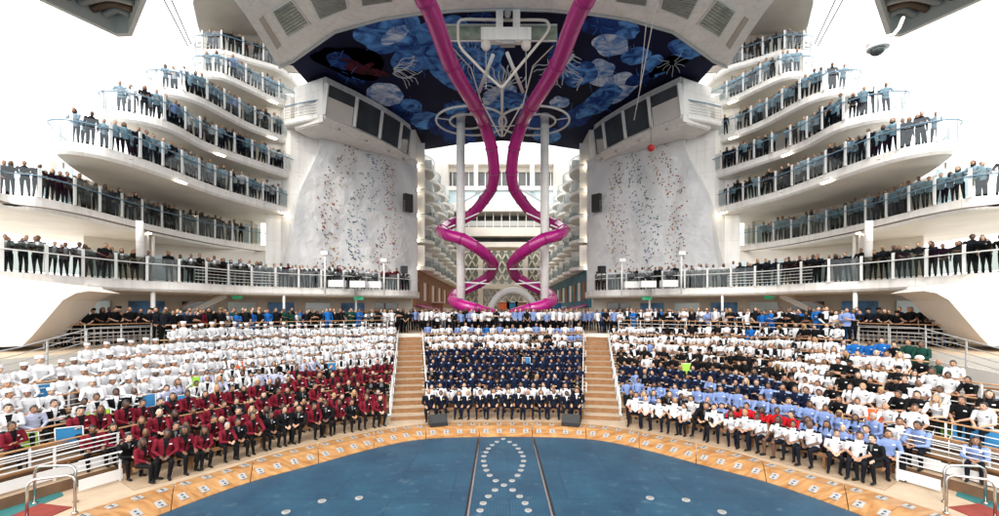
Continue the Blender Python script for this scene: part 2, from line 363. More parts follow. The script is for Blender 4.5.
# stage centre tracks and small recessed lights
for sg in (1, -1):
    mb = MB(); x = sg * 1.08
    mb.box((x, 9.8, ZST + .004), (.05, 17.5, .012)); o = mb.build('track_rail', 'steel')
    mb2 = MB(); mb2.box((x + sg * .06, 9.8, ZST + .002), (.05, 17.5, .010)); u = mb2.build('track_gap', 'black', o)
    tag(o, 'thin steel track line on the %s side of the ribbon of stage lights' % SIDE[sg], 'stage track')
ZO = 5.371
rib = [(340, 101), (306, 117), (374, 117), (280, 134), (402, 134), (260, 153), (420, 153), (248, 173), (434, 173), (236, 194), (446, 194), (234, 220), (449, 220), (240, 245), (442, 245),
       (249, 270), (434, 270), (267, 297), (417, 297), (299, 326), (387, 326), (343, 350), (296, 376), (390, 376), (260, 410), (428, 410), (232, 447), (457, 447), (215, 486), (474, 486)]
ribp = [(440 + a / ZO, 420 + b / ZO) for a, b in rib]
rows_named = ['top', 'upper', 'middle', 'lower']
def stage_light(px, py, lab, r=.095):
    p = W(px, py, ZST + .01)
    mb = MB(); c = [(p[0] + r * math.cos(a * math.pi / 8), p[1] + r * math.sin(a * math.pi / 8)) for a in range(16)]
    mb.slab(c, ZST + .022, ZST - .01); o = mb.build('stage_light', 'galv')
    m2 = MB(); c = [(p[0] + r * .62 * math.cos(a * math.pi / 8), p[1] + r * .62 * math.sin(a * math.pi / 8)) for a in range(16)]
    m2.slab(c, ZST + .027, ZST + .02); m2.build('lens', 'lens_metal', o)
    tag(o, lab, 'stage light', 'round lights set in the stage floor')
cnt = {1: 0, -1: 0}
for (px, py) in ribp:
    if abs(px - 503.5) < 3: lab = 'round stage light at the ' + ('top point of the ribbon loop' if py < 450 else 'crossing point of the ribbon loop')
    else:
        sd = 1 if px < 503 else -1; lab = 'round stage light, %s from the top along the %s strand of the ribbon' % (ordn(cnt[sd]), SIDE[sd]); cnt[sd] += 1
    stage_light(px, py, lab)
for i, (px, py) in enumerate([(322, 501), (359, 498), (286, 512), (650, 498), (686, 500), (722, 512)]):
    stage_light(px, py, 'lone round stage light, %s of the three on the open %s floor' % (['second from the left', 'nearest the ribbon', 'outermost', 'nearest the ribbon', 'second from the right', 'outermost'][i], 'left' if i < 3 else 'right'), .11)
# wooden apron ring round the stage: panels and fixtures
root = empty('stage_apron', (0, 19, ZAP), 'curved varnished wooden apron ring with metal light plates around the blue stage', 'stage apron')
N = len(pe)
def resamp_n(P, n):
    L = length([(p[0], p[1], 0) for p in P]); r = resample([(p[0], p[1], 0) for p in P], L / n - 1e-6); return [(q[0].x, q[0].y) for q in r][:n + 1]
NP = 15; SUB = 6
pi_, po_ = resamp_n(pe, NP * SUB), resamp_n(ro, NP * SUB)
pm_ = [((a[0] * .48 + b[0] * .52), (a[1] * .48 + b[1] * .52)) for a, b in zip(pi_, po_)]
for i in range(NP):
    a = i * SUB; mb = MB(); vs = []
    e0 = .004
    for j in range(SUB + 1):
        k = min(a + j, len(pi_) - 1, len(po_) - 1)
        P3 = [(po_[k], ZAP), (pm_[k], ZAP - .03), (pi_[k], ZST + .02)]
        sh = (e0 if j == 0 else (-e0 if j == SUB else 0))
        k2 = min(k + 1, len(pi_) - 1); dx = (pi_[k2][0] - pi_[max(k - 1, 0)][0]); dy = (pi_[k2][1] - pi_[max(k - 1, 0)][1]); L = math.hypot(dx, dy)
        for (q, z) in P3: vs.append((q[0] + dx / L * sh * 3, q[1] + dy / L * sh * 3, z))
        vs.append((po_[k][0], po_[k][1], ZST - .2)); vs.append((pi_[k][0], pi_[k][1], ZST - .2))
    fs = []
    for j in range(SUB):
        for c in ((0, 1), (1, 2), (2, 4), (4, 3), (3, 0)): fs.append((j * 5 + c[0], j * 5 + c[1], (j + 1) * 5 + c[1], (j + 1) * 5 + c[0]))
    fs += [(0, 3, 4, 2, 1), tuple(SUB * 5 + k for k in (0, 1, 2, 4, 3))]
    mb.add(vs, fs); part(mb, 'wood_panel', 'apron', root)
def fixture(p, q, z, tilt, n):
    ang = math.atan2(q[1] - p[1], q[0] - p[0])
    mb = MB(); mb.box(p + (z,), (.21, .25, .02), ang, 0, rx=tilt); f = part(mb, 'light_plate', 'galv', root)
    m2 = MB(); R = Matrix.Rotation(ang, 3, 'Z') @ Matrix.Rotation(tilt, 3, 'X')
    for dy in (-.055, .055):
        c = Vector(p + (z,)) + R @ Vector((0, dy, .012)); m2.ell(c, (.036, .036, .010), 10, 4)
    l = m2.build('lens', 'dark'); l.parent = f; l.matrix_parent_inverse = f.matrix_world.inverted() if False else Matrix.Translation(-root.location) @ Matrix.Identity(4)
    l.matrix_parent_inverse = Matrix.Identity(4)
idx = 0
for i in range(4 * NP):
    k = int((i + .5) * SUB / 4); k = min(k, NP * SUB - 2); fr = (i + .5) * SUB / 4 - k
    if i % 3 == 1 and i % 2 == 0 and False: continue
    def L(P, k, fr): return (P[k][0] + (P[k + 1][0] - P[k][0]) * fr, P[k][1] + (P[k + 1][1] - P[k][1]) * fr)
    if k + 1 >= len(pi_) or k + 1 >= len(po_): continue
    o_, m_, i_ = L(po_, k, fr), L(pm_, k, fr), L(pi_, k, fr); nx = L(po_, min(k + 1, NP * SUB - 2), fr)
    a1 = ((o_[0] + m_[0]) / 2, (o_[1] + m_[1]) / 2); a2 = ((i_[0] + m_[0]) / 2, (i_[1] + m_[1]) / 2)
    if a1[1] < 9.5: continue
    fixture(a1, (a1[0] + po_[k + 1][0] - po_[k][0], a1[1] + po_[k + 1][1] - po_[k][1]), ZAP - .003, 0, i)
    fixture(a2, (a2[0] + pi_[k + 1][0] - pi_[k][0], a2[1] + pi_[k + 1][1] - pi_[k][1]), (ZAP - .03 + ZST + .02) / 2 + .008, 0.42 * -1 if False else -.45, i)
# floor round the bowl
ro2 = full([(p[0], p[1]) for p in RO])
outer = full([(0, 22.3), (-4.7, 21.5), (-8.9, 18.2), (-10.8, 15.5), (-13.2, 13.2), (-19, 9.0), (-19, 6.5)])
mb = MB(); vs = [(p[0], p[1], ZAP - .012) for p in ro2] + [(p[0], p[1], ZAP - .012) for p in outer]; n_ = len(ro2)
mb.add(vs, [(i, i + 1, n_ + i + 1, n_ + i) for i in range(n_ - 1)]); struct(mb.build('walkway_floor', 'deck_wood'))
# terrace steps: each block and row: tread + riser
for k in range(0, 10):
    for (a, b, sg, nm) in ((-t_c(k), t_c(k), 1, 'c'), (t_in(k), TMAX[k], 1, 'l'), (t_in(k), TMAX[k], -1, 'r')):
        if k <= 1 and k == 0: pass
        if nm != 'c' and k in (0, 1): b = min(b, 3.9)
        k0 = k - .55; k1 = k + .45
        if k == 9: k1 = 9.6
        lo = rowline(a, b, k0, sg, kz=k); hi = rowline(a, b, k1, sg, kz=k); n = len(lo)
        zb = rowline(a, b, k0, sg, kz=max(k - 1, 0))
        mb = MB(); d = .006 + .001 * k
        vs = [(p[0], p[1], p[2] + d - .008) for p in lo] + [(p[0], p[1], p[2] + d - .008) for p in hi] + [(p[0], p[1], z[2] - .05) for p, z in zip(lo, zb)]
        fs = [(i, i + 1, n + i + 1, n + i) for i in range(n - 1)]
        mb.add(vs, fs, 0)
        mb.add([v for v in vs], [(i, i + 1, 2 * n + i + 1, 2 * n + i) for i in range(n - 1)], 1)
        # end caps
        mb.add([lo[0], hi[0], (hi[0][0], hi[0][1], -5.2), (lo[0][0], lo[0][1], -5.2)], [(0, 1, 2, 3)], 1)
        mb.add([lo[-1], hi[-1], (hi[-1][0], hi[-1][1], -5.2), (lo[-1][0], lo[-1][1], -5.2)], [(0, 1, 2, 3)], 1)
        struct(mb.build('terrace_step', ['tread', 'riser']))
# promenade floor behind the bowl
mb = MB(); top = []
for i in range(-40, 41):
    t = i / 8.0; p = bowl(abs(t), 9.45, 1 if t >= 0 else -1); top.append((p[0], p[1]))
top = [(-x, y) for x, y in top][::-1] if top[0][0] < top[-1][0] else top
inn = [(p[0], p[1]) for p in top]
vs = [(p[0], p[1], ZPR) for p in inn]; n = len(inn)
big = []
for p in inn:
    big.append((p[0] * 1.9, max(p[1] * 1.3, p[1] + 6)))
vs += [(p[0], p[1], ZPR) for p in big] + [(p[0], p[1], ZPR - 1.2) for p in inn]
mb.add(vs, [(i, i + 1, n + i + 1, n + i) for i in range(n - 1)], 0); mb.add(vs, [(i, i + 1, 2 * n + i + 1, 2 * n + i) for i in range(n - 1)], 1)
mb.slab([(-9.3, 43.2), (9.3, 43.2), (9.3, 112), (-9.3, 112)], ZPR + .004, ZPR - .3, 0)
struct(mb.build('promenade_floor', ['deck_wood', 'concrete_wall']))
# aisle stairs
for sg in (1, -1):
    a = Vector((-4.35, 20.3, -4.95)); b = Vector((-7.15, 34.8, ZPR)); root = empty('aisle_staircase', (a.x * sg, a.y, a.z), 'beige stair aisle with wooden nosings between the %s and centre seating blocks' % SIDE[sg], 'staircase')
    n = 15; dirv = Vector((b.x - a.x, b.y - a.y, 0)).normalized(); nr = Vector((dirv.y, -dirv.x, 0))
    for i in range(n):
        p0 = a.lerp(b, i / n); p1 = a.lerp(b, (i + 1) / n)
        f = ((i + 1) / n) ** 1.25; z = a.z + (b.z - a.z) * f; zprev = a.z + (b.z - a.z) * ((i / n) ** 1.25)
        hw = .82
        q = [(p0 + nr * hw), (p0 - nr * hw), (p1 - nr * hw), (p1 + nr * hw)]
        mb = MB(); mb.slab([(v.x * sg, v.y) for v in q], z, zprev - .2, 0)
        fr = [p0 + nr * (hw - .01) - dirv * .03, p0 - nr * (hw - .01) - dirv * .03, p0 - nr * (hw - .01) + dirv * .16, p0 + nr * (hw - .01) + dirv * .16]
        mb.slab([(v.x * sg, v.y) for v in fr], z + .012, zprev + (.01 if i % 1 == 0 else 0), 1)
        part(mb, 'step', ['deck_wood', 'nosing'], root)
    # end rails on each side of the aisle, one for each second row
    for side in (1, -1):
        for j in range(9):
            k = j + .2; u0 = (k + .4) / 10.4; u1 = (k + 1.0) / 10.4
            mbp = MB()
            c0 = a.lerp(b, u0) + nr * side * .88; c1 = a.lerp(b, u1) + nr * side * .88
            z0 = a.z + (b.z - a.z) * (max(u0, 0) ** 1.25); z1 = a.z + (b.z - a.z) * (u1 ** 1.25)
            for (c, z) in ((c0, z0), (c1, z1)): mbp.box((c.x * sg, c.y, z + .36), (.045, .045, .72))
            for h in (.70, .22): mbp.bar((c0.x * sg, c0.y, z0 + h), (c1.x * sg, c1.y, z1 + h), .035, .05 if h > .6 else .03)
            r_ = mbp.build('aisle_rail', 'rail_white')
            inner_ = (side == 1) if True else False
            tag(r_, 'short white guard rail, %s up the %s aisle, on its %s side' % (ordn(j), SIDE[sg], 'centre block' if side == 1 else 'outer block'), 'guard rail', 'white guard rails along the aisles')
# row handrails
def rail_run(pts, h, label, name='row_railing', wood=True, bars=(.2, .38), post=1.9, kick=False, grp='wood topped railings between the seat rows'):
    root = empty(name, pts[0], label, 'railing', grp)
    mb = MB(); mb.tube([(p[0], p[1], p[2] + h) for p in pts], .028 if wood else .025, 6); part(mb, 'top_rail', 'teak_rail' if wood else ('galv' if name == 'metal_barrier' else 'rail_white'), root, True)
    mb = MB()
    for bz in bars: mb.tube([(p[0], p[1], p[2] + h - bz) for p in pts], .018, 5)
    if bars: part(mb, 'lower_bars', 'galv' if name == 'metal_barrier' else 'rail_white', root, True)
    if kick:
        mb = MB(); mb.wall([(p[0], p[1]) for p in pts], [p[2] + .05 for p in pts], [p[2] + .05 + kick for p in pts], .02); part(mb, 'kick_plate', 'rail_white', root)
    for (p, d) in resample(pts, post, .05):
        mb = MB(); mb.box((p.x, p.y, p.z + h / 2), (.045, .045, h), math.atan2(d.y, d.x)); part(mb, 'post', 'galv' if name == 'metal_barrier' else 'rail_white', root)
    return root
RN = ['front', 'second', 'third', 'fourth', 'fifth', 'sixth', 'seventh', 'eighth', 'ninth', 'top']
for k in range(3, 10):
    for sg in (1, -1):
        rail_run(rowline(t_in(k), TMAX[k] - .02, k - .58, sg, kz=k), .60, 'wood topped white railing in front of the %s seat row, %s block' % (RN[k], SIDE[sg]))
    if k % 2: rail_run(rowline(-t_c(k), t_c(k), k - .58, 1, kz=k), .60, 'wood topped white railing in front of the %s seat row, centre block' % RN[k])
for sg in (1, -1):
    rail_run(rowline(3.78, 5, 1.75, sg, kz=2), .92, 'long white railing with low white panel below the %s end seats' % SIDE[sg], 'white_railing', False, (.13, .26, .40), 1.5, .28, 'white railings at the ends of the seating')
    rail_run(rowline(3.84, 4.16, .75, sg, kz=0), .84, 'short white railing with solid base beside the %s end of the front row' % SIDE[sg], 'white_railing', False, (.13, .26), 1.0, .30, 'white railings at the ends of the seating')
    # top boundary rail with light metal bars
    pts = [bowl(t, k + .75, sg) for t, k in ((3.1, 9), (3.6, 8.3), (4.1, 7.6), (4.6, 7.1), (5, 6.9))]
    pts = [(p[0], p[1], max(p[2], -3.0) + .25) for p in pts]
    rail_run(pts, 1.0, 'grey metal barrier along the upper edge of the %s end seats' % SIDE[sg], 'metal_barrier', False, (.25, .5, .75), 1.6, False, 'metal barriers behind the seats')
    pw = [(p[0], p[1]) for p in [bowl(t, k + .95, sg) for t, k in ((3.1, 9), (3.6, 8.3), (4.1, 7.6), (4.6, 7.1), (5.2, 6.9))]]
    mb = MB(); mb.wall(pw, [-5] * 5, [ZPR + .02, ZPR - .25, ZPR - .45, ZPR - .7, ZPR - .9], .12); o = mb.build('low_wall', 'concrete_wall'); tag(o, 'pale low wall behind the upper %s end seats' % SIDE[sg], 'wall')
    rail_run([(p[0], p[1], ZPR) for p in [bowl(t, 9.75, sg) for t in [1.2 + .18 * i for i in range(11)]]], 1.0, 'wood topped railing along the promenade edge behind the %s block' % SIDE[sg], 'promenade_railing', True, (.25, .5, .75), 1.6, False, 'promenade railings')
    rail_run(mirx([(-20.8, 20.2, ZPR), (-19.35, 22.4, ZPR), (-18.4, 24.8, ZPR)], sg), 1.05, 'wood topped promenade railing in front of the standing crew at the far %s' % SIDE[sg], 'promenade_railing', True, (.2, .4, .6, .8), 1.4, False, 'promenade railings')
# benches
def bench(a, b, k, sg, label):
    lo = rowline(a, b, k - .02, sg, kz=k); n = len(lo); root = empty('bench', lo[0], label, 'bench', 'long wooden benches under the seated crew')
    fr = [(p[0], p[1]) for p in rowline(a, b, k - .02, sg)]; bk = [(p[0], p[1]) for p in rowline(a, b, k + .24, sg)]
    mb = MB(); vs = []
    for i in range(n): z = lo[i][2]; vs += [(*fr[i], z + .37), (*fr[i], z + .42), (*bk[i], z + .42), (*bk[i], z + .37)]
    mb.add(vs, [(i * 4 + c, i * 4 + (c + 1) % 4, (i + 1) * 4 + (c + 1) % 4, (i + 1) * 4 + c) for i in range(n - 1) for c in range(4)] + [(0, 1, 2, 3), tuple((n - 1) * 4 + c for c in range(4))])
    part(mb, 'seat', 'nosing', root)
    md = [((p[0] + q[0]) / 2, (p[1] + q[1]) / 2, l[2]) for p, q, l in zip(fr, bk, lo)]
    for (p, d) in resample(md, 2.4, .1):
        mb = MB(); mb.box((p.x, p.y, p.z + .185), (.07, .25, .37), math.atan2(d.y, d.x)); part(mb, 'leg', 'nosing', root)
for k in range(10):
    bench(-t_c(k) + .02, t_c(k) - .02, k, 1, 'wooden bench of the %s row in the centre block' % RN[k])
    for sg in (1, -1): bench(t_in(k) + .02, TMAX[k] - .06, k, sg, 'wooden bench of the %s row in the %s block' % (RN[k], SIDE[sg]))
# coloured chairs seen in the gaps
def chair(px, py, z, panel, label, wdt=.62, face=None):
    X, Y, _ = W(px, py, z); return chair_at(X, Y, z, panel, label, wdt, face)
def chair_at(X, Y, z, panel, label, wdt=.5, face=None):
    root = empty('sling_chair', (X, Y, z), label, 'chair', 'white framed sling chairs'); h = .92
    ang = math.atan2(Y - 14, X) - math.pi / 2 if face is None else face
    root.rotation_euler = (0, 0, ang * .55)
    mb = MB()
    for s_ in (-1, 1):
        mb.tube([(s_ * wdt / 2, -.28, 0), (s_ * wdt / 2, -.28, .6), (s_ * wdt / 2, .26, .62)], .016, 5); mb.tube([(s_ * wdt / 2, .28, 0), (s_ * wdt / 2, .25, .45), (s_ * wdt / 2, .34, h)], .016, 5)
    mb.tube([(-wdt / 2, .34, h), (wdt / 2, .34, h)], .016, 5); mb.build('frame', 'rail_white', root, True)
    mb = MB(); mb.box((0, .30, .68), (wdt - .05, .02, .46), rx=-.12); mb.build('backrest', panel, root)
    mb = MB(); mb.box((0, -.02, .42), (wdt - .05, .5, .02)); mb.build('seat', panel, root)
for a in [(27, 462, -4.45, 'panel_green', 'green sling chair beside the long haired woman in maroon at the far left'),
          (72, 455, -4.42, 'panel_blue', 'blue sling chair behind the bearded man in maroon at far left'),
          (103, 444, -4.38, 'panel_orange', 'orange sling chair beside the white railing on the left'),
          (166, 405, -3.9, 'panel_blue', 'blue sling chair among the left seats above the maroon jackets'),
          (230, 392, -3.9, 'panel_orange', 'orange sling chair in the middle of the left block'),
          (178, 422, -4.15, 'panel_blue', 'blue sling chair in a gap low in the left block'),
          (100, 440, -4.2, 'panel_green', 'green sling chair half hidden behind the orange one'),
          (948, 452, -4.42, 'panel_green', 'green sling chair beside the woman in black at the far right')]:
    chair(*a)
for a in [(977, 462, -4.42, 'panel_blue', 'wide blue sling seat nearest the grab rails on the right', 1.1), (978, 425, -3.9, 'panel_blue', 'wide blue sling seat at the far right behind the second railing', 1.9),
          (893, 382, -3.0, 'panel_blue', 'wide blue sling seat below the crew in green coveralls', 1.0)]: chair(*a)
# grab rails, hatch and teal floor in both lower corners
for sg in (1, -1):
    mb = MB(); mb.slab(mirx([(-15.5, 10.4), (-12.5, 12.5), (-11.9, 12.0), (-12.0, 10.9), (-11.3, 7.0), (-17, 6)], sg), ZAP + .004, ZAP - .2); struct(mb.build('side_floor', 'teal_floor'))
    mb = MB(); mb.slab(mirx([(-12.0, 11.5), (-11.0, 11.3), (-11.1, 10.1), (-12.0, 10.2)], sg), ZAP + .010, ZAP - .1); o = mb.build('floor_mat', 'red_mat'); tag(o, 'dark red mat between the steel grab rails in the %s corner' % SIDE[sg], 'mat')
    for j, (x, y, xb) in enumerate([(-12.15, 11.5, -11.2), (-11.35, 10.55, -10.6)]):
        mb = MB(); A = Vector((x * sg, y, ZAP)); B = Vector((xb * sg, y + .10 + .3 * j, ZAP)); h = .95
        path = [A, A + Vector((0, 0, h - .15)), A.lerp(B, .05) + Vector((0, 0, h - .05)), A.lerp(B, .16) + Vector((0, 0, h)), A.lerp(B, .84) + Vector((0, 0, h)), A.lerp(B, .95) + Vector((0, 0, h - .05)), B + Vector((0, 0, h - .15)), B]
        mb.tube(path, .032, 10)
        o = mb.build('grab_rail', 'steel', None, True); mb2 = MB()
        for q in (A, B): mb2.ell((q.x, q.y, q.z + .02), (.07, .07, .025), 10, 4)
        mb2.build('base_flange', 'steel', o, True)
        tag(o, 'bent steel grab rail %s in the %s corner' % (['behind the red mat', 'in front of the red mat'][j], SIDE[sg]), 'grab rail', 'steel grab rails')
# stage monitors
for sg, px in ((1, 438), (-1, 571)):
    X, Y, _ = W(px, 425, ZAP); root = empty('stage_monitor', (X, Y, ZAP), 'black wedge loudspeaker on the apron edge by the %s end of the officers' % SIDE[sg], 'loudspeaker')
    root.rotation_euler = (0, 0, .35 * sg)
    mb = MB(); w2 = .38; pr = [(-.22, 0), (.25, 0), (.25, .28), (.05, .46), (-.22, .12)]
    vs = [(s_ * w2, y, z) for s_ in (-1, 1) for y, z in pr]; mb.add(vs, [(0, 1, 2, 3, 4), (9, 8, 7, 6, 5)] + [(i, (i + 1) % 5, 5 + (i + 1) % 5, 5 + i) for i in range(5)]); mb.build('cabinet', 'black', root)
    mb = MB(); mb.box((0, -.095, .295), (.66, .02, .40), rx=-.67); mb.build('grille', 'speaker_grill', root)
# ------------------------------------------------------------------ terraces
ZT = {7: 1.7, 8: 5.5, 9: 8.5, 10: 11.4, 11: 14.3, 12: 17.2, 13: 20.1}
PX = {7: [(-60, 268), (7, 271.6), (84, 276.8), (140, 280.3), (192, 282.7), (241, 285.5), (300, 287.5), (350, 288.7)],
      8: [(-70, 172), (0, 193), (35, 196.6), (70, 204), (104.6, 213), (140, 222), (174, 229.7), (209, 237), (250, 243.7), (271, 246)],
      9: [(57, 141), (72, 141.5), (105, 147.5), (140, 158), (174, 170.5), (225, 189.5), (279, 205)],
      10: [(107, 110), (124, 111), (146, 115), (174, 124), (209, 143), (250, 158), (286, 170)],
      11: [(153.5, 87), (168, 87.5), (188, 92), (209, 101), (250, 123), (290, 138)],
      12: [(199, 71.5), (212, 71), (226, 74), (250, 85), (270, 95), (291, 104)],
      13: [(199, 50), (212, 49), (226, 50), (250, 57.5), (278, 66)]}
FS = {7: .62, 8: .64, 9: .62, 10: .58, 11: .56, 12: .52, 13: .46}
NM = {7: 'lowest', 8: 'second', 9: 'third', 10: 'fourth', 11: 'fifth', 12: 'sixth', 13: 'seventh'}
INNER = {}
def clamp_depth(pts):   # a deck edge runs on backwards from its tip
    return pts
for k, P in PX.items():
    pts = [W(x, y, ZT[k])[:2] for x, y in P]
    if k == 7: pts += [(-11.6, 37.0), (-8.9, 38.6), (-7.9, 41)]
    else: pts.append((pts[-1][0] + .5, pts[-1][1] + 1.6))
    INNER[k] = pts
def tip_curve(p, q, r):
    """semicircle from the tip p outward"""
    return []
for sg in (1, -1):
    S = SIDE[sg]
    for k in range(7, 14):
        z = ZT[k]; inner = catmull(INNER[k], 5)
        if k >= 9:
            tip = inner[0]; d = Vector((inner[1][0] - tip[0], inner[1][1] - tip[1])).normalized()
            # rounded tip turning outward (towards -x) and back along the hull side
            R = {9: 2.6, 10: 2.2, 11: 1.9, 12: 1.8, 13: 1.8}[k]
            # start direction: going out of the inner line
            nx, ny = -d.x, -d.y; cx, cy = tip[0] + d.y * -R if False else tip[0] - abs(d.y) * 0 , tip[1]
            arc = []
            c = (tip[0] - .35 * R, tip[1] + R * .95)
            tb = [(0, 0), (-.2, .08), (-.42, .32), (-.7, .8), (-1.1, 1.5), (-1.6, 2.5), (-2.1, 3.6)]
            arc = [(tip[0] + a_ * R / 2.2, tip[1] + b_ * R / 2.2) for a_, b_ in tb[1:]]
            outer_ = [(arc[-1][0] - 1.4, arc[-1][1] + 3.5), (arc[-1][0] - 2.0, 41)]
            out = inner + [(inner[-1][0], 41)] + outer_[::-1] + arc[::-1]
            railp = (arc[::-1][1:] if True else []) + inner
        else:
            out = inner + ([(-8.0, 43.5), (-34, 43.5), (-34, 30), (-33, 22)] if k == 7 else [(-17, 42), (-31, 42), (-31.5, 28), (-29, 20)])
            railp = inner
        out = mirx(out, sg); railp = mirx(railp, sg)
        root = empty('terrace_deck', (inner[len(inner) // 2][0] * sg, inner[len(inner) // 2][1], z),
                     'white curved balcony deck with glass balustrade, %s level up on the %s side' % (NM[k], S), 'terrace', 'curved open decks stepping up both sides')
        mb = MB(); mb.slab(out, z, z - FS[k], 0, .12, 1); part(mb, 'slab', ['white', 'soffit'], root)
        # balustrade
        rl = [(p[0], p[1], z) for p in railp]
        L = length(rl); step = {7: 1.62, 8: 1.55}.get(k, 1.42)
        ps = resample(rl, step, .06); H = 1.12
        inw = sg
        off = offset_line([(p.x, p.y) for p, _ in ps], -.14 * sg)
        if k >= 9 or True:
            pass
        cen = Vector((-30 * sg, 34))
        def toward(p):   # inset toward deck interior
            return p
        for i, (x, y) in enumerate(off):
            d = ps[i][1]; a = math.atan2(d.y, d.x)
            mb = MB(); mb.box((x, y, z + .69), (.13, .07, 1.42), a); part(mb, 'post', 'rail_white', root)
            if i < len(off) - 1:
                x2, y2 = off[i + 1]; g = MB(); a2 = math.atan2(y2 - y, x2 - x); Lg = math.hypot(x2 - x, y2 - y)
                g.box(((x + x2) / 2, (y + y2) / 2, z + .70), (Lg - .15, .016, 1.25), a2); part(g, 'glass_panel', 'glass_dark' if k == 7 else 'glass_smoke' if k == 8 else 'glass', root)
        hr = offset_line([(p[0], p[1]) for p in railp], -.24 * sg)
        mb = MB(); mb.tube([(x, y, z + .98) for x, y in hr], .032, 6); part(mb, 'handrail', 'rail_blue' if k >= 8 else 'rail_white', root, True)
        if k == 7:
            mb = MB(); hh = offset_line([(p[0], p[1]) for p in railp if -19.5 < p[0] * sg < -16], -.3 * sg)
            for q in range(4):
                if len(hh) > 1: mb.tube([(x, y, z + .2 + .2 * q) for x, y in hh], .015, 5)
            if len(hh) > 1: part(mb, 'rail_bars', 'rail_white', root)
        # soffit downlights and a fascia lamp
        for (p, d) in resample([(q[0], q[1], 0) for q in offset_line([(p[0], p[1]) for p in railp], -1.2 * sg)], 3.4, 2.0):
            mb = MB(); mb.ell((p.x, p.y, z - FS[k] - .004), (.09, .09, .015), 8, 4); part(mb, 'downlight', 'cream', root)
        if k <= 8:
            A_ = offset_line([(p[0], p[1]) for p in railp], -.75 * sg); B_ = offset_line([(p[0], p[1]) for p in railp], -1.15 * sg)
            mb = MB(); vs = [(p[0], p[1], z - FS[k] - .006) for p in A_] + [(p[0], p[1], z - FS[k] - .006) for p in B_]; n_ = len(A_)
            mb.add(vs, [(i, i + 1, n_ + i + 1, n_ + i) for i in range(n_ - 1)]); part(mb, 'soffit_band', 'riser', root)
        if k == 7:
            bk7 = mirx([(-27.5, 29.5), (-25.6, 32.5), (-23.6, 35), (-20.5, 37), (-18.2, 37.6)], sg); mb = MB(); mb.wall(bk7, z, z + 3.2, .2 * sg); part(mb, 'back_wall', 'cream', root)
            for (p, d) in resample([(q[0], q[1], 0) for q in bk7], 2.6, 1.2):
                mb = MB(); nrm = Vector((d.y, -d.x, 0)) * sg; mb.box((p.x + nrm.x * .05, p.y + nrm.y * .05, z + 1.3), (1.5, .1, 2.0), math.atan2(d.y, d.x)); part(mb, 'back_window', 'window_light', root)
        # back wall
        if k == 8 or k >= 9:
            back = offset_line([(p[0], p[1]) for p in catmull(INNER[k], 5)], 2.7)
            yb = {8: 24, 9: 27.5, 10: 29.5, 11: 31.5, 12: 34.5, 13: 36}[k]; back = [p for p in back if p[1] > yb and p[0] < -18.5]
            top = z + (2.9 if k >= 8 else 3.8) - .42
            if len(back) > 2:
                back = mirx(back, sg)
                mb = MB(); mb.wall(back, z, top, .15 * sg); part(mb, 'cabin_wall', 'cream', root)
                for i, (p, d) in enumerate(resample([(q[0], q[1], 0) for q in back], 2.9, .9)):
                    mb = MB(); nrm = Vector((d.y, -d.x, 0)) * sg
                    mb.box((p.x + nrm.x * .01, p.y + nrm.y * .01, z + 1.08), (.95 if i % 3 else 1.3, .06, 2.1), math.atan2(d.y, d.x)); part(mb, 'cabin_door', ('window_light', 'soffit', 'window_dark')[i % 3], root)
    # fascia lamps
    for (x, y, k) in [(95, 283, 7), (145, 227.5, 8), (220, 152, 10), (274, 147 + 0, 11), (270, 250, 8), (282, 211, 9), (272, 95 + 3, 12), (180, 173 + 3, 9)]:
        p = D(x, y, W(x, y - 5, ZT[k])[1] - .22) if False else None
        pts = catmull(INNER[k], 8); best = min(pts, key=lambda q: abs((q[0] - CAMX) / q[1] * F_PX + CX - x))
        i = pts.index(best); j = min(i + 1, len(pts) - 1); a = math.atan2(pts[j][1] - pts[max(i - 1, 0)][1], pts[j][0] - pts[max(i - 1, 0)][0])
        c = (best[0] + math.sin(a) * .12, best[1] - math.cos(a) * .12)
        mb = MB(); mb.box((c[0] * sg, c[1], ZT[k] - FS[k] + .12), (.7, .16, .18), a * sg if sg == 1 else math.pi - a); r_ = mb.build('deck_lamp', 'rail_white')
        m2 = MB(); m2.box((c[0] * sg, c[1], ZT[k] - FS[k] + .02), (.62, .20, .06), a if sg == 1 else math.pi - a); m2.build('diffuser', 'lamp', r_)
        tag(r_, 'lit white lamp box under the edge of the %s %s terrace, %s' % (NM[k], S, 'near its inner end' if x > 215 else 'midway along'), 'lamp')
    # roof canopy above the top terrace
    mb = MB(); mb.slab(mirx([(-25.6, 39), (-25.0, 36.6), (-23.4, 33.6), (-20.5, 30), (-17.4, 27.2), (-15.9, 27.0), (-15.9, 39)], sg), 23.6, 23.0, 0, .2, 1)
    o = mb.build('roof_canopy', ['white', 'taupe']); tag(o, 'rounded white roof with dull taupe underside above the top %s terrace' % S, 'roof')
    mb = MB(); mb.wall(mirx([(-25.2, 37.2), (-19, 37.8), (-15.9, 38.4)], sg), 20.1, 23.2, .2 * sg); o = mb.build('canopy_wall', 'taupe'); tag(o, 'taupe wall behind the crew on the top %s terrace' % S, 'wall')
    # support fins
    mb = MB(); fin = [(-21.3, 24.6), (-22.6, 25.6), (-23.8, 28.5), (-25.2, 30.5)]
    zt = [4.98] * 4; zb = [3.9, 1.7, 1.7, 1.7]
    mb.wall(mirx([(-20.2, 25.2), (-21.6, 27.0), (-23.2, 29.5), (-26, 33.0), (-28, 36)], sg), [3.9, 2.0, 1.7, 1.7, 1.7], [4.98] * 5, .35 * sg); o = mb.build('support_fin', 'white', None, True)
    tag(o, 'white curved fin holding up the second %s terrace' % S, 'support')
    # big raking pier under the lowest terrace
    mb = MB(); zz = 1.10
    Y0 = 17.8
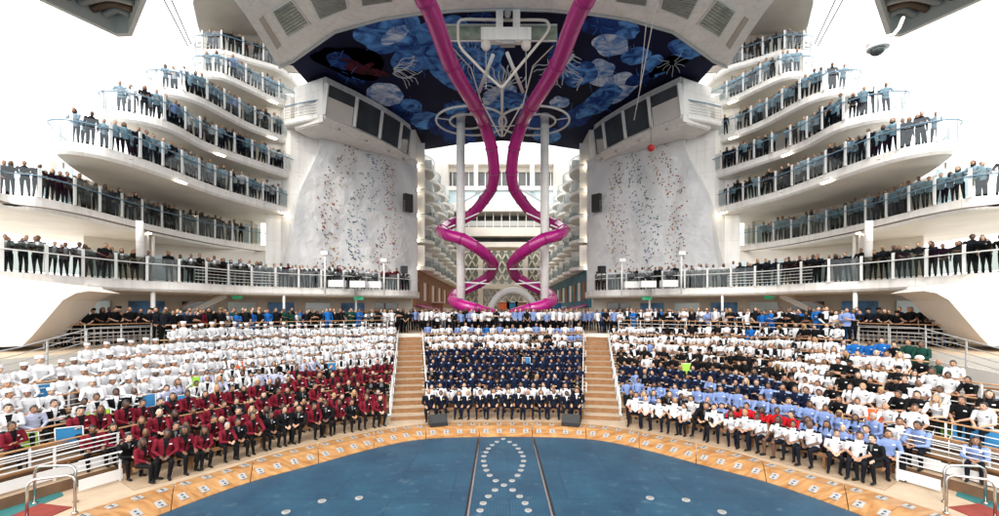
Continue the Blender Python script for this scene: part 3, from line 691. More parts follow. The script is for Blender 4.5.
    prof = [(88, 291), (76, 293), (63, 300), (31, 337), (22, 346), (-130, 352), (-130, 262), (60, 283.5)]
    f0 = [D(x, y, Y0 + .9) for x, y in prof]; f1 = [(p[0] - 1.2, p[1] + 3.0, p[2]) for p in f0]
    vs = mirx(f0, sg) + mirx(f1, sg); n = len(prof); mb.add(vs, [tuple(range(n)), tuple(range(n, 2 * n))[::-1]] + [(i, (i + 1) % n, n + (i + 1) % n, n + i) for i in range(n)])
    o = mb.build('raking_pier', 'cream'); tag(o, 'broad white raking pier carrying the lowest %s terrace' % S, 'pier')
    # poles
    for (px, Y, z0, z1, wd, lab) in [(153, 26.6, ZPR, 1.12, .12, 'slim white post rising beside the chefs at the outer promenade'), (284, 33.5, ZPR, 1.12, .09, 'slim white post in front of the promenade windows'),
                                     (356, 37.2, ZPR, 1.12, .09, 'slim white post nearest the aisle under the lowest terrace'), (153, 29.5, 1.7, 5.0, .10, 'slim white post between the lowest and second terraces')]:
        X = (px - CX) * Y / F_PX + CAMX; mb = MB(); mb.tube([(X * sg, Y, z0), (X * sg, Y, z1)], wd, 10); o = mb.build('support_post', 'white', None, True); tag(o, lab + ', %s side' % S, 'post')
    # promenade back wall with windows
    bw = [(-33, 30), (-25.5, 33), (-20.5, 38.2), (-15, 42.2), (-8.7, 42.9)]
    bwc = mirx(catmull(bw, 6), sg); root = empty('promenade_wall', (bwc[0][0], bwc[0][1], ZPR), 'pale recessed wall with windows behind the standing crew, %s side' % S, 'wall')
    mb = MB(); mb.wall(bwc, ZPR, 1.12, .2 * sg); part(mb, 'wall_panel', 'concrete_wall', root)
    for i, (p, d) in enumerate(resample([(q[0], q[1], 0) for q in bwc], 3.1, 4.5)):
        mb = MB(); nrm = Vector((d.y, -d.x, 0)) * sg; m_ = ['window_light', 'sign_blue', 'window_dark', 'window_light', 'sign_blue'][i % 5]
        mb.box((p.x + nrm.x * .1, p.y + nrm.y * .1, ZPR + 1.75), (2.1, .1, 1.3), math.atan2(d.y, d.x)); part(mb, 'window', m_, root)
    mb = MB(); mb.box((*W(346, 297.5, .95)[:1], 36.2, .93), (.75, .08, .26)) if False else mb.box((-11.4 * sg, 35.6, .93), (.75, .08, .26)); o = mb.build('exit_sign', 'exit_green'); tag(o, 'small lit green exit sign under the lowest %s terrace' % S, 'exit sign')
    mb = MB(); mb.box((-19.6 * sg, 33.2, .93), (.7, .08, .22)); o = mb.build('exit_sign', 'exit_green'); tag(o, 'small lit green exit sign nearer the outer stairs, %s side' % S, 'exit sign')
    # stair up under the deck
    root = empty('ship_stairs', (-23.5 * sg, 31, ZPR), 'pale flight of stairs rising under the lowest %s terrace' % S, 'staircase')
    mb = MB(); mb.bar((-25.0 * sg, 31.5, ZPR + .1), (-20.0 * sg, 32.5, 1.05), .1, .35); part(mb, 'stringer', 'rail_white', root)
    mb = MB(); mb.bar((-25.2 * sg, 31.3, ZPR + 1.1), (-20.6 * sg, 32.2, 1.05), .06, .06); part(mb, 'stair_rail', 'teak_rail', root)
    # tall white wall between terraces and rock
    mb = MB(); Pw = [(-19.4, 36.8), (-18.4, 37.3), (-17.4, 36.9), (-16.9, 37.3), (-8.5, 45.2)]
    mb.wall(mirx(Pw, sg), 1.7, [18.0, 18.0, 17.6, 17.4, 15.0], .6 * sg); o = mb.build('tower_wall', 'white'); tag(o, 'smooth tall white wall behind the %s climbing rock' % S, 'wall')
    # climbing rock face
    L_, R_ = Vector((-17.9, 35.7)), Vector((-8.75, 45.0)); root = empty('climbing_wall', (-13 * sg, 40, 1.7), 'tall grey artificial rock climbing wall dotted with coloured holds, %s side' % S, 'climbing wall')
    nu, nv = 64, 84; vs = []; nrm = Vector((R_.y - L_.y, -(R_.x - L_.x))).normalized() * 1.0
    if nrm.y > 0: nrm = -nrm
    def rockp(u, v, ss=sg):
        ul = .25 * v + .02 * math.sin(v * 9) + (.05 * max(0, v - .5)); uu = ul + (1 - ul) * u; p = L_.lerp(R_, uu)
        zt_ = 15.6 - 1.3 * uu * uu; z = 1.7 + (zt_ - 1.7) * v
        nz = noise.fractal(Vector((uu * 6 + 11 * ss, v * 5, 0)), .9, 2.1, 5) * .16 + abs(noise.noise(Vector((uu * 3.2 - 3 * ss, v * 1.2 + uu, 4)))) * .5
        e = min(u, 1 - u, 1) * 8; b = .12 + nz * min(1, e + .15) + .25 * (1 - v)
        return Vector((p.x + nrm.x * b, p.y + nrm.y * b, z))
    for j in range(nv + 1):
        for i in range(nu + 1):
            p = rockp(i / nu, j / nv); vs.append((p.x * sg, p.y, p.z))
    mb = MB(); mb.add(vs, [(j * (nu + 1) + i, j * (nu + 1) + i + 1, (j + 1) * (nu + 1) + i + 1, (j + 1) * (nu + 1) + i) for j in range(nv) for i in range(nu)])
    # side returns to the wall
    for col_ in (0, nu):
        o0 = len(mb.v); 
        for j in range(nv + 1):
            p = vs[j * (nu + 1) + col_]; mb.v += [p, (p[0] - nrm.x * sg * 1.4, p[1] - nrm.y * 1.4, p[2])]
        for j in range(nv): mb.f.append((o0 + 2 * j, o0 + 2 * j + 1, o0 + 2 * j + 3, o0 + 2 * j + 2)); mb.m.append(0)
    part(mb, 'rock_face', 'rock', root, True)
    HC = [('hold_red', (.30, .03, .03)), ('hold_dark', (.03, .03, .035)), ('hold_teal', (.02, .18, .17)), ('hold_yellow', (.5, .33, .04)), ('hold_blue', (.03, .08, .3))]
    for n_, c_ in HC:
        if n_ not in M: mat(n_, c_, .5)
    for q, (u0, mats_) in enumerate([(.20, (0, 1)), (.29, (0, 3)), (.43, (2, 1)), (.51, (4, 2)), (.66, (1, 0)), (.74, (3, 0))]):
        for mi in mats_:
            mb = MB()
            for i in range(46):
                v = random.uniform(.02, .95); u = u0 + random.gauss(0, .026) + .03 * math.sin(v * 7 + q); p = rockp(u, v)
                mb.ell((p.x * sg, p.y - .03, p.z), (.06, .05, .06), 6, 4)
            tag(part(mb, 'climbing_holds', HC[mi][0], root, True), kind='stuff')
    # small dark opening in the rock with a person sized red box
    p = D(408, 203, 43.2); root2 = empty('wall_opening', (p[0] * sg, p[1], p[2]), 'dark railed opening in the inner edge of the %s rock wall' % S, 'opening')
    mb = MB(); mb.box((p[0] * sg, p[1], p[2]), (.9, .4, 1.7), .8 * sg); part(mb, 'recess', 'dark', root2)
    mb = MB()
    for q in range(5): mb.box((p[0] * sg, p[1] - .25, p[2] - .8 + .22 * q), (.9, .04, .04), .8 * sg)
    part(mb, 'bars', 'galv', root2)
    # lookout room above the rock
    A, B = Vector((-13.9, 34.9)), Vector((-9.15, 44.0)); d = (B - A).normalized(); nn = Vector((d.y, -d.x)) * -1
    if nn.x > 0: nn = -nn                   # away from the middle of the ship
    front = [A, A.lerp(B, .27), A.lerp(B, .55), A.lerp(B, .82), B]
    front = [f + (-nn) * b for f, b in zip(front, (0, .35, .45, .3, 0))]
    root = empty('lookout_room', (A.x * sg, A.y, 15), 'white glazed lookout cabin with slanting windows above the %s climbing wall' % S, 'lookout cabin')
    z0, z1, z2, z3 = 14.6, 15.15, 17.5, 17.95
    def ring(off_, z): return [((f + (-nn) * off_).x * sg, (f + (-nn) * off_).y, z) for f in front]
    def strip(lo, hi, name, m_, th=.12):
        mb = MB(); n = len(lo); bk = lambda P: [(p[0] + nn.x * sg * th, p[1] + nn.y * th, p[2]) for p in P]
        vs = lo + hi + bk(lo) + bk(hi); fs = []
        for i in range(n - 1): fs += [(i, i + 1, n + i + 1, n + i), (2 * n + i, 3 * n + i, 3 * n + i + 1, 2 * n + i + 1), (i, 2 * n + i, 2 * n + i + 1, i + 1), (n + i, n + i + 1, 3 * n + i + 1, 3 * n + i)]
        fs += [(0, n, 3 * n, 2 * n), (n - 1, 3 * n - 1, 4 * n - 1, 2 * n - 1)]; mb.add(vs, fs); return part(mb, name, m_, root)
    strip(ring(-.5, z0), ring(.25, z0 + .28), 'base_band', 'white'); strip(ring(.25, z0 + .285), ring(.0, z1), 'sill_band', 'white')
    strip(ring(.35, z2), ring(.2, z3), 'head_band', 'white')
    lo, hi = ring(-.02, z1), ring(.33, z2)
    for i in range(4):
        l0, l1, h0, h1 = map(Vector, (lo[i], lo[i + 1], hi[i], hi[i + 1])); e = .035
        mb = MB(); mb.add([l0.lerp(l1, e), l0.lerp(l1, 1 - e), h0.lerp(h1, 1 - e), h0.lerp(h1, e)], [(0, 1, 2, 3)]); mb2 = MB()
        g = part(mb, 'window', 'window_dark', root)
        if i == 0: mb2.add([tuple(v + Vector((0, -.03, 0))) for v in (l0.lerp(l1, .06), l0.lerp(l1, .94), l0.lerp(h0, .62).lerp(l1.lerp(h1, .62), .94), l0.lerp(h0, .62).lerp(l1.lerp(h1, .62), .06))], [(0, 1, 2, 3)]); part(mb2, 'blind', 'cream', root)
    for i in range(5):
        mb = MB(); mb.bar(lo[i], hi[i], .34, .2); part(mb, 'mullion', 'white', root)
    mb = MB(); rf = [(p[0], p[1]) for p in ring(.2, 0)]; back_ = [((B + nn * 5).x * sg, (B + nn * 5).y), ((A + nn * 3.2).x * sg, (A + nn * 3.2).y)]
    mb.slab(rf + back_, z3 + .1, z3 - .05); part(mb, 'roof', 'white', root)
    mb = MB(); mb.slab([(p[0], p[1]) for p in ring(-.5, 0)] + back_, z0 + .02, z0 - .08); part(mb, 'floor_slab', 'white', root)
    for i in range(4):
        q = Vector(lo[i]).lerp(Vector(lo[i + 1]), .5); mb = MB(); mb.ell((q.x, q.y - .1, z0 - .15), (.16, .2, .12), 8, 6); part(mb, 'floodlight', 'galv', root, True)
    mb = MB(); mb.bar((A.x * sg, A.y, z1), (A.x * sg + nn.x * sg * 3, A.y + nn.y * 3, z1), .2, .1); pass
    mb = MB(); mb.wall([(p[0], p[1]) for p in [(A.x * sg, A.y), ((A + nn * 3.2).x * sg, (A + nn * 3.2).y)]], z0, z3, .1 * sg); part(mb, 'side_wall', 'white', root)
    q = A + nn * 1.5; mb = MB(); mb.box((q.x * sg, q.y - .03, 16.3), (1.7, .12, 1.9), math.atan2(nn.y, nn.x * sg)); part(mb, 'side_door', 'window_dark', root)
    # small walkway beside it
    Q = mirx([(-17.6, 36.2), (-16.2, 35.6), (-14.4, 35.0), (-13.6, 35.6), (-15.5, 38.5), (-18, 38)], sg); root = empty('walkway', (-16 * sg, 36, 15.2), 'short white walkway with barred railing beside the %s lookout cabin' % S, 'walkway')
    mb = MB(); mb.slab(Q, 15.25, 14.85, 0, .08); part(mb, 'slab', 'white', root)
    mb = MB(); e_ = Q[:3]
    for q in range(5): mb.tube([(x, y + .08, 15.4 + .22 * q) for x, y in e_], .02, 5)
    part(mb, 'rail_bars', 'galv', root)
    mb = MB(); mb.tube([(x, y + .08, 16.38) for x, y in e_], .045, 6); part(mb, 'handrail', 'rail_blue', root)
    for (x, y) in e_: mb = MB(); mb.box((x, y + .08, 15.8), (.06, .06, 1.15)); part(mb, 'post', 'rail_white', root)
    # boardwalk cabins
    root = empty('cabin_block', (-8.8 * sg, 46, ZPR), 'long white cabin block with rows of scalloped balconies along the %s of the boardwalk' % S, 'building')
    mb = MB(); mb.box((-10.6 * sg, 79, 11.6), (3.6, 66.9, 26.8)); part(mb, 'wall', 'white', root)
    lv = [15.0, 12.5, 9.9, 7.35, 4.5]
    for z in lv:
        for b in range(10):
            y0 = 46.2 + b * 5.2; n = 10; o_ = [(-8.8, y0)] + [(-8.8 + 1.5 * math.sin(math.pi * i / n) ** .5, y0 + .1 + 4.9 * i / n) for i in range(n + 1)] + [(-8.8, y0 + 5.1)]
            o_ = mirx(o_, sg); mb = MB(); mb.slab(o_, z, z - .38, 0, .08); f = part(mb, 'balcony', 'white', root)
            if b < 7:
                g = MB(); arc = o_[1:-1]; g.wall([(p[0] - .04 * sg, p[1]) for p in arc], z + .05, z + 1.05, .02); gg = g.build('railing', 'glass'); gg.parent = f
                g = MB(); g.tube([(p[0] - .04 * sg, p[1], z + 1.08) for p in arc], .04, 5); gg = g.build('handrail', 'rail_white'); gg.parent = f
                g = MB(); g.box((-8.79 * sg, y0 + 2.6, z + 1.1), (.05, 3.4, 2.1)); gg = g.build('balcony_door', 'window_green'); gg.parent = f
            g = MB(); g.box((-8.4 * sg, y0 + .02, z + 1.05), (.9, .1, 2.15)); gg = g.build('divider', 'white'); gg.parent = f
            if b == 0:
                g = MB(); g.box((-8.75 * sg, y0 - .25, z - .25), (.5, .2, .22)); gg = g.build('lamp_box', 'lamp'); gg.parent = f
    mb = MB(); mb.box((-8.78 * sg, 66, 2.2), (.3, 42, 3.9)); part(mb, 'shop_front', 'brown_facade' if sg == 1 else 'teal_mural', root)
    for b in range(9):
        mb = MB(); mb.box((-8.6 * sg, 47.2 + b * 3, 2.0), (.1, 1.2, 2.0)); part(mb, 'poster_frame', 'cream' if b % 2 else 'brown_facade', root)
    for b, (y, z, m_) in enumerate([(47.5, .35, 'magenta'), (54, .2, 'magenta'), (62, .2, 'rail_white')]):
        mb = MB(); mb.box((-7.9 * sg, y, z), (2.0, 4.5, .12), 0, ry=.25 * sg); o = mb.build('awning', m_); tag(o, '%s shop awning on the %s of the boardwalk, %s' % ('magenta' if b < 2 else 'white', S, ['nearest the seats', 'second from the seats', 'farthest away'][b]), 'awning')
    # tall column, ring, slide
    X = -3.55; Yc = 38.0; root = empty('slide_column', (X * sg, Yc, ZPR), 'tall white round column inside the %s magenta slide' % S, 'column')
    mb = MB(); mb.tube([(X * sg, Yc, ZPR), (X * sg, Yc, 16.3)], .36, 20); part(mb, 'shaft', 'white', root, True)
    mb = MB(); mb.tube([(X * sg, Yc, 16.3), (X * sg, Yc, 16.5)], .42, 20); part(mb, 'cap', 'galv', root, True)
    root = empty('ceiling_ring', (X * sg - .45 * sg * -1, Yc, 15.9), 'double white tubular ring hung under the mural around the %s column' % S, 'ring frame')
    cxr = (471 - CX) * Yc / F_PX + CAMX + .0
    cxr = -2.65
    for r_, nm in ((2.95, 'outer_ring'), (1.45, 'inner_ring')):
        mb = MB(); c0 = cxr if r_ > 2 else -3.0
        mb.tube([((c0 + r_ * math.cos(a * math.pi / 24)) * sg, Yc + r_ * math.sin(a * math.pi / 24), 15.9) for a in range(48)], .09, 8, closed=True); part(mb, nm, 'rail_white', root, True)
    for a in (.4, 1.9, 3.4, 4.9):
        mb = MB(); mb.bar(((-3.0 + 1.45 * math.cos(a)) * sg, Yc + 1.45 * math.sin(a), 15.9), ((cxr + 2.95 * math.cos(a)) * sg, Yc + 2.95 * math.sin(a), 15.9), .07, .07); part(mb, 'spoke', 'rail_white', root)
    # slide path
    pth = [(-7.5, 13, 15.4), (-5.6, 17.0, 15.2), (-3.83, 21.6, 14.9), (-3.1, 26.2, 14.3), (-1.96, 30.5, 13.9)]
    for (px, py, Y) in [(483.5, 122, 33.6), (491.5, 148, 35.3), (494.0, 172, 36.8), (491.5, 188, 38.2), (484, 200, 39.4), (473, 213, 40.4), (460, 220.5, 40.8), (448.5, 225, 39.6), (442, 230.5, 37.6), (448, 235, 36.0), (462, 239, 35.4), (474, 246, 35.6), (485, 254, 36.6), (493, 264, 38.4), (490, 275, 40.2), (478, 283.5, 41.0), (465, 289.5, 41.0), (456, 294, 40.2), (453, 300, 38.3), (460, 304.5, 36.8), (474, 308.5, 36.4), (492, 314, 37.4)]:
        pth.append(D(px, py, Y))
    pc = catmull(pth, 8); pcm = mirx(pc, sg); root = empty('tube_slide', pcm[40], 'glossy magenta tube slide sweeping down and corkscrewing round the %s column' % S, 'slide')
    n = len(pcm); k0 = 0; cuts = list(range(0, n - 1, 8)) + [n - 1]
    if cuts[-1] - cuts[-2] < 4: cuts.pop(-2)
    for a, b in zip(cuts, cuts[1:]):
        mb = MB(); mb.tube(pcm[a:b + 1], .47, 22, cap=False); part(mb, 'tube_section', 'magenta', root, True)
        mb = MB(); q = Vector(pcm[a]); r2 = Vector(pcm[a + 1]); dd = (r2 - q).normalized(); mb.tube([q - dd * .035, q + dd * .035], .515, 22); part(mb, 'joint_collar', 'magenta_joint', root, True)
    # slide brackets
    for (x0, y0, x1, y1, Y) in [(458, 205, 494, 184, 38), (461, 221, 479, 213, 38.4), (464, 250, 480, 247, 36.8), (463, 269, 496, 269, 38), (463, 282, 490, 284, 38.8), (455, 225, 442, 230, 38), (463, 291, 486, 280, 39.5)]:
        mb = MB(); a = D(x0, y0, 38); b = D(x1, y1, Y); mb.bar((a[0] * sg, a[1], a[2]), (b[0] * sg, b[1], b[2]), .1, .1); o = mb.build('slide_bracket', 'rail_white')
        tag(o, 'white arm bracing the %s slide to its column at %.0f m above the promenade' % (S, a[2] + 1.75), 'bracket', 'white bracket arms of the slides')
    # white lamps on stalks, round spotlights on the lowest terrace
    for (px, yt, lab) in [(325, 254, 'farther from the slides'), (384, 261, 'nearer the slides')]:
        Y = 33.2 if px == 325 else 35.5; X = (px - CX) * Y / F_PX + CAMX; zt_ = (HY - yt) * Y / F_PX
        mb = MB(); mb.tube([(X * sg, Y, 1.2), (X * sg, Y, zt_)], .07, 8); o = mb.build('lamp_post', 'rail_white', None, True); m2 = MB(); m2.box((X * sg, Y, zt_ + .05), (.5, .35, .28)); m2.build('lamp_head', 'rail_white', o)
        tag(o, 'white lamp post on the lowest %s terrace edge, %s' % (S, lab), 'lamp post')
    for i, px in enumerate((339, 360, 376)):
        Y = 34.2 + i * .8; X = (px - CX) * Y / F_PX + CAMX; root = empty('domed_spotlight', (X * sg, Y - .3, 1.7), 'white moving spotlight under a clear dome, %s of three on the %s terrace' % (['outermost', 'middle', 'innermost'][i], S), 'spotlight', 'domed spotlights on the lowest terraces')
        mb = MB(); mb.box((X * sg, Y - .35, 1.98), (1.15, .7, .5)); part(mb, 'base', 'rail_white', root)
        mb = MB(); mb.ell((X * sg, Y - .35, 2.6), (.52, .45, .52), 14, 10); part(mb, 'dome', 'dome_glass', root, True)
        mb = MB(); mb.ell((X * sg, Y - .35, 2.6), (.26, .3, .24), 10, 8); mb.tube([(X * sg, Y - .35, 2.55), (X * sg, Y - .75, 2.62)], .16, 10); part(mb, 'lamp_body', 'black', root, True)
    X, Y, Z = D(404, 271, 36.2); mb = MB(); mb.box((X * sg, Y, Z + .1), (.5, .45, .6), .4); o = mb.build('loudspeaker', 'black'); m2 = MB(); m2.tube([(X * sg, Y, 1.7), (X * sg, Y, Z)], .04, 6); m2.build('stand', 'black', o)
    tag(o, 'small black loudspeaker on a pole at the inner end of the %s terrace' % S, 'loudspeaker')
    # overhead lighting box in the upper corner
    pts_ = [(12, -12), (118, 37), (132, 36.5), (152, -12)]
    zc = 7.6; base_ = [W(x, y, zc) for x, y in pts_]; root = empty('corner_gantry', (base_[1][0] * sg, base_[1][1], zc), 'white overhead gantry box with dark pipework inside, top %s corner' % S, 'gantry')
    P0 = [(p[0] * sg, p[1]) for p in base_]
    cxm = sum(p[0] for p in P0) / 4; cym = sum(p[1] for p in P0) / 4
    inn_ = [(cxm + (x - cxm) * .84, cym + (y - cym) * .84) for x, y in P0]
    for i in range(4):
        a, b = P0[i], P0[(i + 1) % 4]; ia, ib = inn_[i], inn_[(i + 1) % 4]
        mb = MB(); vs = [(*a, zc), (*b, zc), (*ib, zc), (*ia, zc), (*a, zc + 1.2), (*b, zc + 1.2), (*ib, zc + 1.2), (*ia, zc + 1.2)]
        mb.add(vs, [(0, 1, 2, 3), (7, 6, 5, 4), (0, 4, 5, 1), (3, 2, 6, 7), (1, 5, 6, 2), (0, 3, 7, 4)]); part(mb, 'side_frame', 'cream', root)
    mb = MB(); mb.slab(inn_, zc + 1.2, zc + .8); part(mb, 'backing', 'dark', root)
    for i in range(6):
        a = Vector((*inn_[0], zc + .35)).lerp(Vector((*inn_[1], zc + .35)), .1 + i * .15); b = Vector((*inn_[3], zc + .35)).lerp(Vector((*inn_[2], zc + .35)), .1 + i * .15)
        mb = MB(); m_ = a.lerp(b, .5) + Vector((0, 0, .15)); mb.tube(catmull([a, m_, b], 5), .09, 8); part(mb, 'pipe', 'taupe' if i % 2 else 'riser', root, True)
    # rigging cables
    for i, (a, b) in enumerate([(D(160, -8, 30), D(188, 46, 36)), (D(168, -8, 30), D(191, 44, 36))]):
        mb = MB(); mb.tube([(a[0] * sg, a[1], a[2]), (b[0] * sg, b[1], b[2])], .05, 5); o = mb.build('rigging_cable', 'cable'); tag(o, 'dark stay cable beside the %s terraces, %s of the pair' % (S, ['outer', 'inner'][i]), 'cable')
# top ceiling: mural and front canopy
ZM = 18.25
mur = [W(x, y, ZM)[:2] for x, y in [(279, 62), (293, 57), (335, 29), (380, 17), (417, 11.5), (460, 8), (500, 7)]]
mur2 = [W(x, y, ZM)[:2] for x, y in [(500, 141), (470, 143), (433, 150.5), (418, 118), (330, 86), (293, 66)]]
mur2[2] = (mur2[2][0] - 1.6, mur2[2][1]); mur2[3] = (mur2[3][0] - 2.6, mur2[3][1] + 2.2); mur2[4] = (mur2[4][0] - 1.6, mur2[4][1] + 1.8)
lp = mur[:-1] + [mur[-1]]; half = mur + mur2; left = half
outl = [(x, y) for x, y in mur[:-1]] + [(-.0, mur[-1][1])] + [(-x, y) for x, y in reversed(mur[:-1])] + [(-x, y) for x, y in reversed(mur2[1:])] + [(0, mur2[0][1])] + mur2[1:]
root = empty('mural_ceiling', (0, 36, ZM), 'dark blue printed ceiling of glowing jellyfish above the slides', 'mural ceiling')
mb = MB(); mb.slab(outl, ZM + .3, ZM); part(mb, 'printed_panel', 'printed_navy', root)
random.seed(21)
def blob(px, py, rx, ry, rot, m_, name, zoff, wob=.12, frill=0):
    rx *= 1.22; ry *= 1.22; c = W(px, py, ZM); s = c[1] / F_PX; a0 = math.radians(rot); n = 40; pts = []; ph = random.random() * 9
    for i in range(n):
        a = 2 * math.pi * i / n; r = 1 + wob * noise.noise(Vector((math.cos(a) * 1.5 + ph, math.sin(a) * 1.5, ph))) * 2
        x = rx * math.cos(a) * r; y = ry * math.sin(a) * r; X = x * math.cos(a0) - y * math.sin(a0); Y = x * math.sin(a0) + y * math.cos(a0)
        try: w_ = W(px + X, min(py + Y, 300), ZM)
        except Exception: continue
        pts.append((w_[0], w_[1]))
    mb = MB(); mb.slab(pts, ZM - .003 - zoff, ZM - .004 - zoff - .003); o = part(mb, name, m_, root)
    return o
def lines(cx, cy, r0, r1, a0, a1, n, m_='print_white', th=.025, zoff=.03):
    mb = MB()
    for i in range(n):
        a = math.radians(a0 + (a1 - a0) * i / max(n - 1, 1)) + random.gauss(0, .03); rr = r1 * random.uniform(.75, 1.1)
        p = [W(cx + r * math.cos(a + .12 * math.sin(r * .3 + i)), cy + r * math.sin(a + .12 * math.sin(r * .3 + i)), ZM) for r in [r0 + (rr - r0) * j / 6 for j in range(7)]]
        mb.tube([(q[0], q[1], ZM - zoff) for q in p], th, 4)
    part(mb, 'printed_tendrils', m_, root)
JB = [(388, 33, 28, 16, -8, 'jelly_mid'), (432, 44, 20, 34, 65, 'jelly_mid'), (470, 62, 30, 26, 0, 'jelly_mid'), (385, 94, 16, 9, 10, 'jelly_pale'), (395, 35, 12, 6, -30, 'jelly_pale'),
      (340, 60, 12, 6, 20, 'jelly_dim'), (412, 105, 10, 5, 20, 'jelly_mid'), (405, 112, 14, 6, 30, 'jelly_dim'), (425, 120, 12, 7, 0, 'jelly_mid'), (443, 125, 12, 8, 0, 'jelly_dim'), (460, 137, 14, 6, 0, 'jelly_dim'),
      (600, 25, 16, 8, 0, 'jelly_dim'), (610, 45, 15, 9, 5, 'jelly_pale'), (578, 74, 16, 10, -10, 'jelly_mid'), (600, 73, 13, 11, 0, 'jelly_pale'), (618, 88, 20, 10, -30, 'jelly_pale'), (622, 30, 14, 7, 0, 'jelly_mid'),
      (636, 55, 12, 7, -20, 'jelly_mid'), (655, 66, 10, 9, 0, 'jelly_mid'), (684, 48, 14, 7, 15, 'jelly_mid'), (600, 100, 22, 8, -35, 'jelly_mid'), (575, 118, 16, 7, -20, 'jelly_dim'), (548, 135, 12, 6, 0, 'jelly_mid'),
      (500, 95, 16, 8, -20, 'jelly_pale'), (515, 100, 14, 7, 10, 'jelly_mid'), (495, 118, 10, 14, 0, 'jelly_mid'), (530, 118, 12, 9, 0, 'jelly_dim'), (560, 50, 9, 16, 20, 'jelly_dim'), (480, 20, 14, 6, 0, 'jelly_dim'), (585, 108, 10, 5, -30, 'jelly_dim'),
      (455, 108, 10, 6, 0, 'jelly_mid'), (350, 75, 12, 5, 25, 'jelly_dim'), (640, 78, 12, 5, -20, 'jelly_dim'), (560, 102, 8, 5, 0, 'jelly_pale')]
for i, (x, y, rx, ry, rot, m_) in enumerate(JB):
    blob(x, y, rx, ry, rot, m_, 'printed_jellyfish', .012 + .004 * (i % 7)); lines(x, y, max(rx, ry) * .2, max(rx, ry) * .95, random.uniform(0, 200), random.uniform(240, 420), 5, 'jelly_mid', .016, .045)
blob(352, 62, 28, 11, 14, 'printed_black', 'printed_fish', .03, .22); blob(365, 67, 14, 4.5, 14, 'fish_red', 'printed_fish', .036, .5)
lines(390, 70, 4, 30, -35, 40, 14, 'print_white', .03, .05)
blob(672, 62, 16, 5, -25, 'printed_black', 'printed_fish', .03, .2); lines(672, 62, 3, 16, -40, 200, 9, 'print_white', .02, .05)
blob(560, 62, 14, 8, -45, 'print_white', 'printed_creature', .034, .35); lines(556, 60, 4, 26, -80, 160, 22, 'print_white', .04, .05)
lines(505, 88, 3, 24, 150, 330, 16, 'print_white', .05, .05); lines(585, 78, 2, 14, 130, 200, 5, 'print_white', .04, .05); lines(470, 55, 8, 28, 0, 350, 16, 'jelly_pale', .03, .05)
# canopy in front of the mural
ZB = 18.0
ins = [W(x, y, ZB)[:2] for x, y in [(279, 67), (293, 61), (335, 31.5), (380, 19), (417, 13.5), (460, 10), (500, 8.8)]]
ins[-1] = (0, ins[-1][1]); outr = [(0, 13), (-16.5, 17), (-15.9, 27.5), (-15.95, 32.5)]
outr = [(0, 15), (-12, 17), (-15.4, 22), (-15.75, 27.3)]
mb = MB(); poly = ins + outr; full_ = poly + [(-x, y) for x, y in reversed(poly)]
full_ = ins[:-1] + [ins[-1]] + [(-x, y) for x, y in reversed(ins[:-1])] + [(-x, y) for x, y in reversed(outr[1:])] + outr[0:1] + outr[1:]
root = empty('front_canopy', (0, 22, ZB), 'broad white arched canopy with skylights framing the jellyfish ceiling', 'canopy')
mb.slab(full_, ZB + 2.6, ZB); part(mb, 'canopy_shell', 'white', root)
mb = MB(); e_ = full_[:2 * len(ins) - 1]; mb.tube([(x, y, ZB - .04) for x, y in e_], .09, 6); part(mb, 'edge_trim', 'galv', root)
for sg in (1, -1):
    for q in ([(271, 10), (291, -3), (311, 24), (288, 38)], [(307, -4), (346, -8), (349, 8), (319, 20)], [(358, -8), (392, -14), (394, 1), (361, 6)]):
        P_ = [W(x, y, ZB)[:2] for x, y in q]; P_ = [(x * sg, y) for x, y in P_]; mb = MB(); mb.slab(P_, ZB + .02, ZB - .06); f = part(mb, 'skylight_frame', 'rail_white', root)
        cx_, cy_ = sum(p[0] for p in P_) / 4, sum(p[1] for p in P_) / 4; I = [(cx_ + (x - cx_) * .88, cy_ + (y - cy_) * .88) for x, y in P_]
        mb = MB(); mb.slab(I, ZB - .05, ZB - .075); g = mb.build('pane', 'window_green'); g.parent = f
        mb = MB()
        for j in range(1, 9):
            a = Vector((*I[0], ZB - .09)).lerp(Vector((*I[3], ZB - .09)), j / 9); b = Vector((*I[1], ZB - .09)).lerp(Vector((*I[2], ZB - .09)), j / 9); mb.bar(a, b, .05, .03)
        g = mb.build('glazing_bars', 'lens_metal'); g.parent = f
    q = [(259, 19), (263, 16), (281, 45), (277, 49)]; P_ = [(W(x, y, ZB)[0] * sg, W(x, y, ZB)[1]) for x, y in q]
    mb = MB(); mb.slab(P_, ZB + .02, ZB - .05); part(mb, 'vent_louvre', 'taupe', root)
# central hoist gantry under the canopy
Yg = 27.0
def G(px, py, Y=Yg): return Vector(D(px, py, Y))
root = empty('hoist_gantry', G(508, 36), 'white hoist machinery on twin beams with a looped tube frame in front of the mural', 'hoist')
for x0 in (499.5, 516.5):
    mb = MB(); mb.bar(G(x0, -3), G(x0, 43), .42, .3); part(mb, 'hanger_beam', 'white', root)
mb = MB(); mb.bar(G(481, 36), G(531, 36), .55, .75); part(mb, 'machine_box', 'white', root)
mb = MB(); mb.bar(G(500, 44), G(515, 44), .4, .2); part(mb, 'lower_tray', 'galv', root)
for x in (486, 526):
    mb = MB(); c = G(x, 45); mb.ell(c, (.3, .25, .35), 10, 8); part(mb, 'pulley_block', 'cream', root, True)
    mb = MB(); mb.tube([G(x, 48), G(x, 88)], .03, 5); part(mb, 'hoist_line', 'galv', root)
mb = MB(); mb.ell(G(507.5, 13.5), (.22, .2, .3), 10, 8); mb.ell(G(507.5, 15.5, Yg - .2), (.12, .12, .14), 8, 6); part(mb, 'camera_dome', 'galv', root, True)
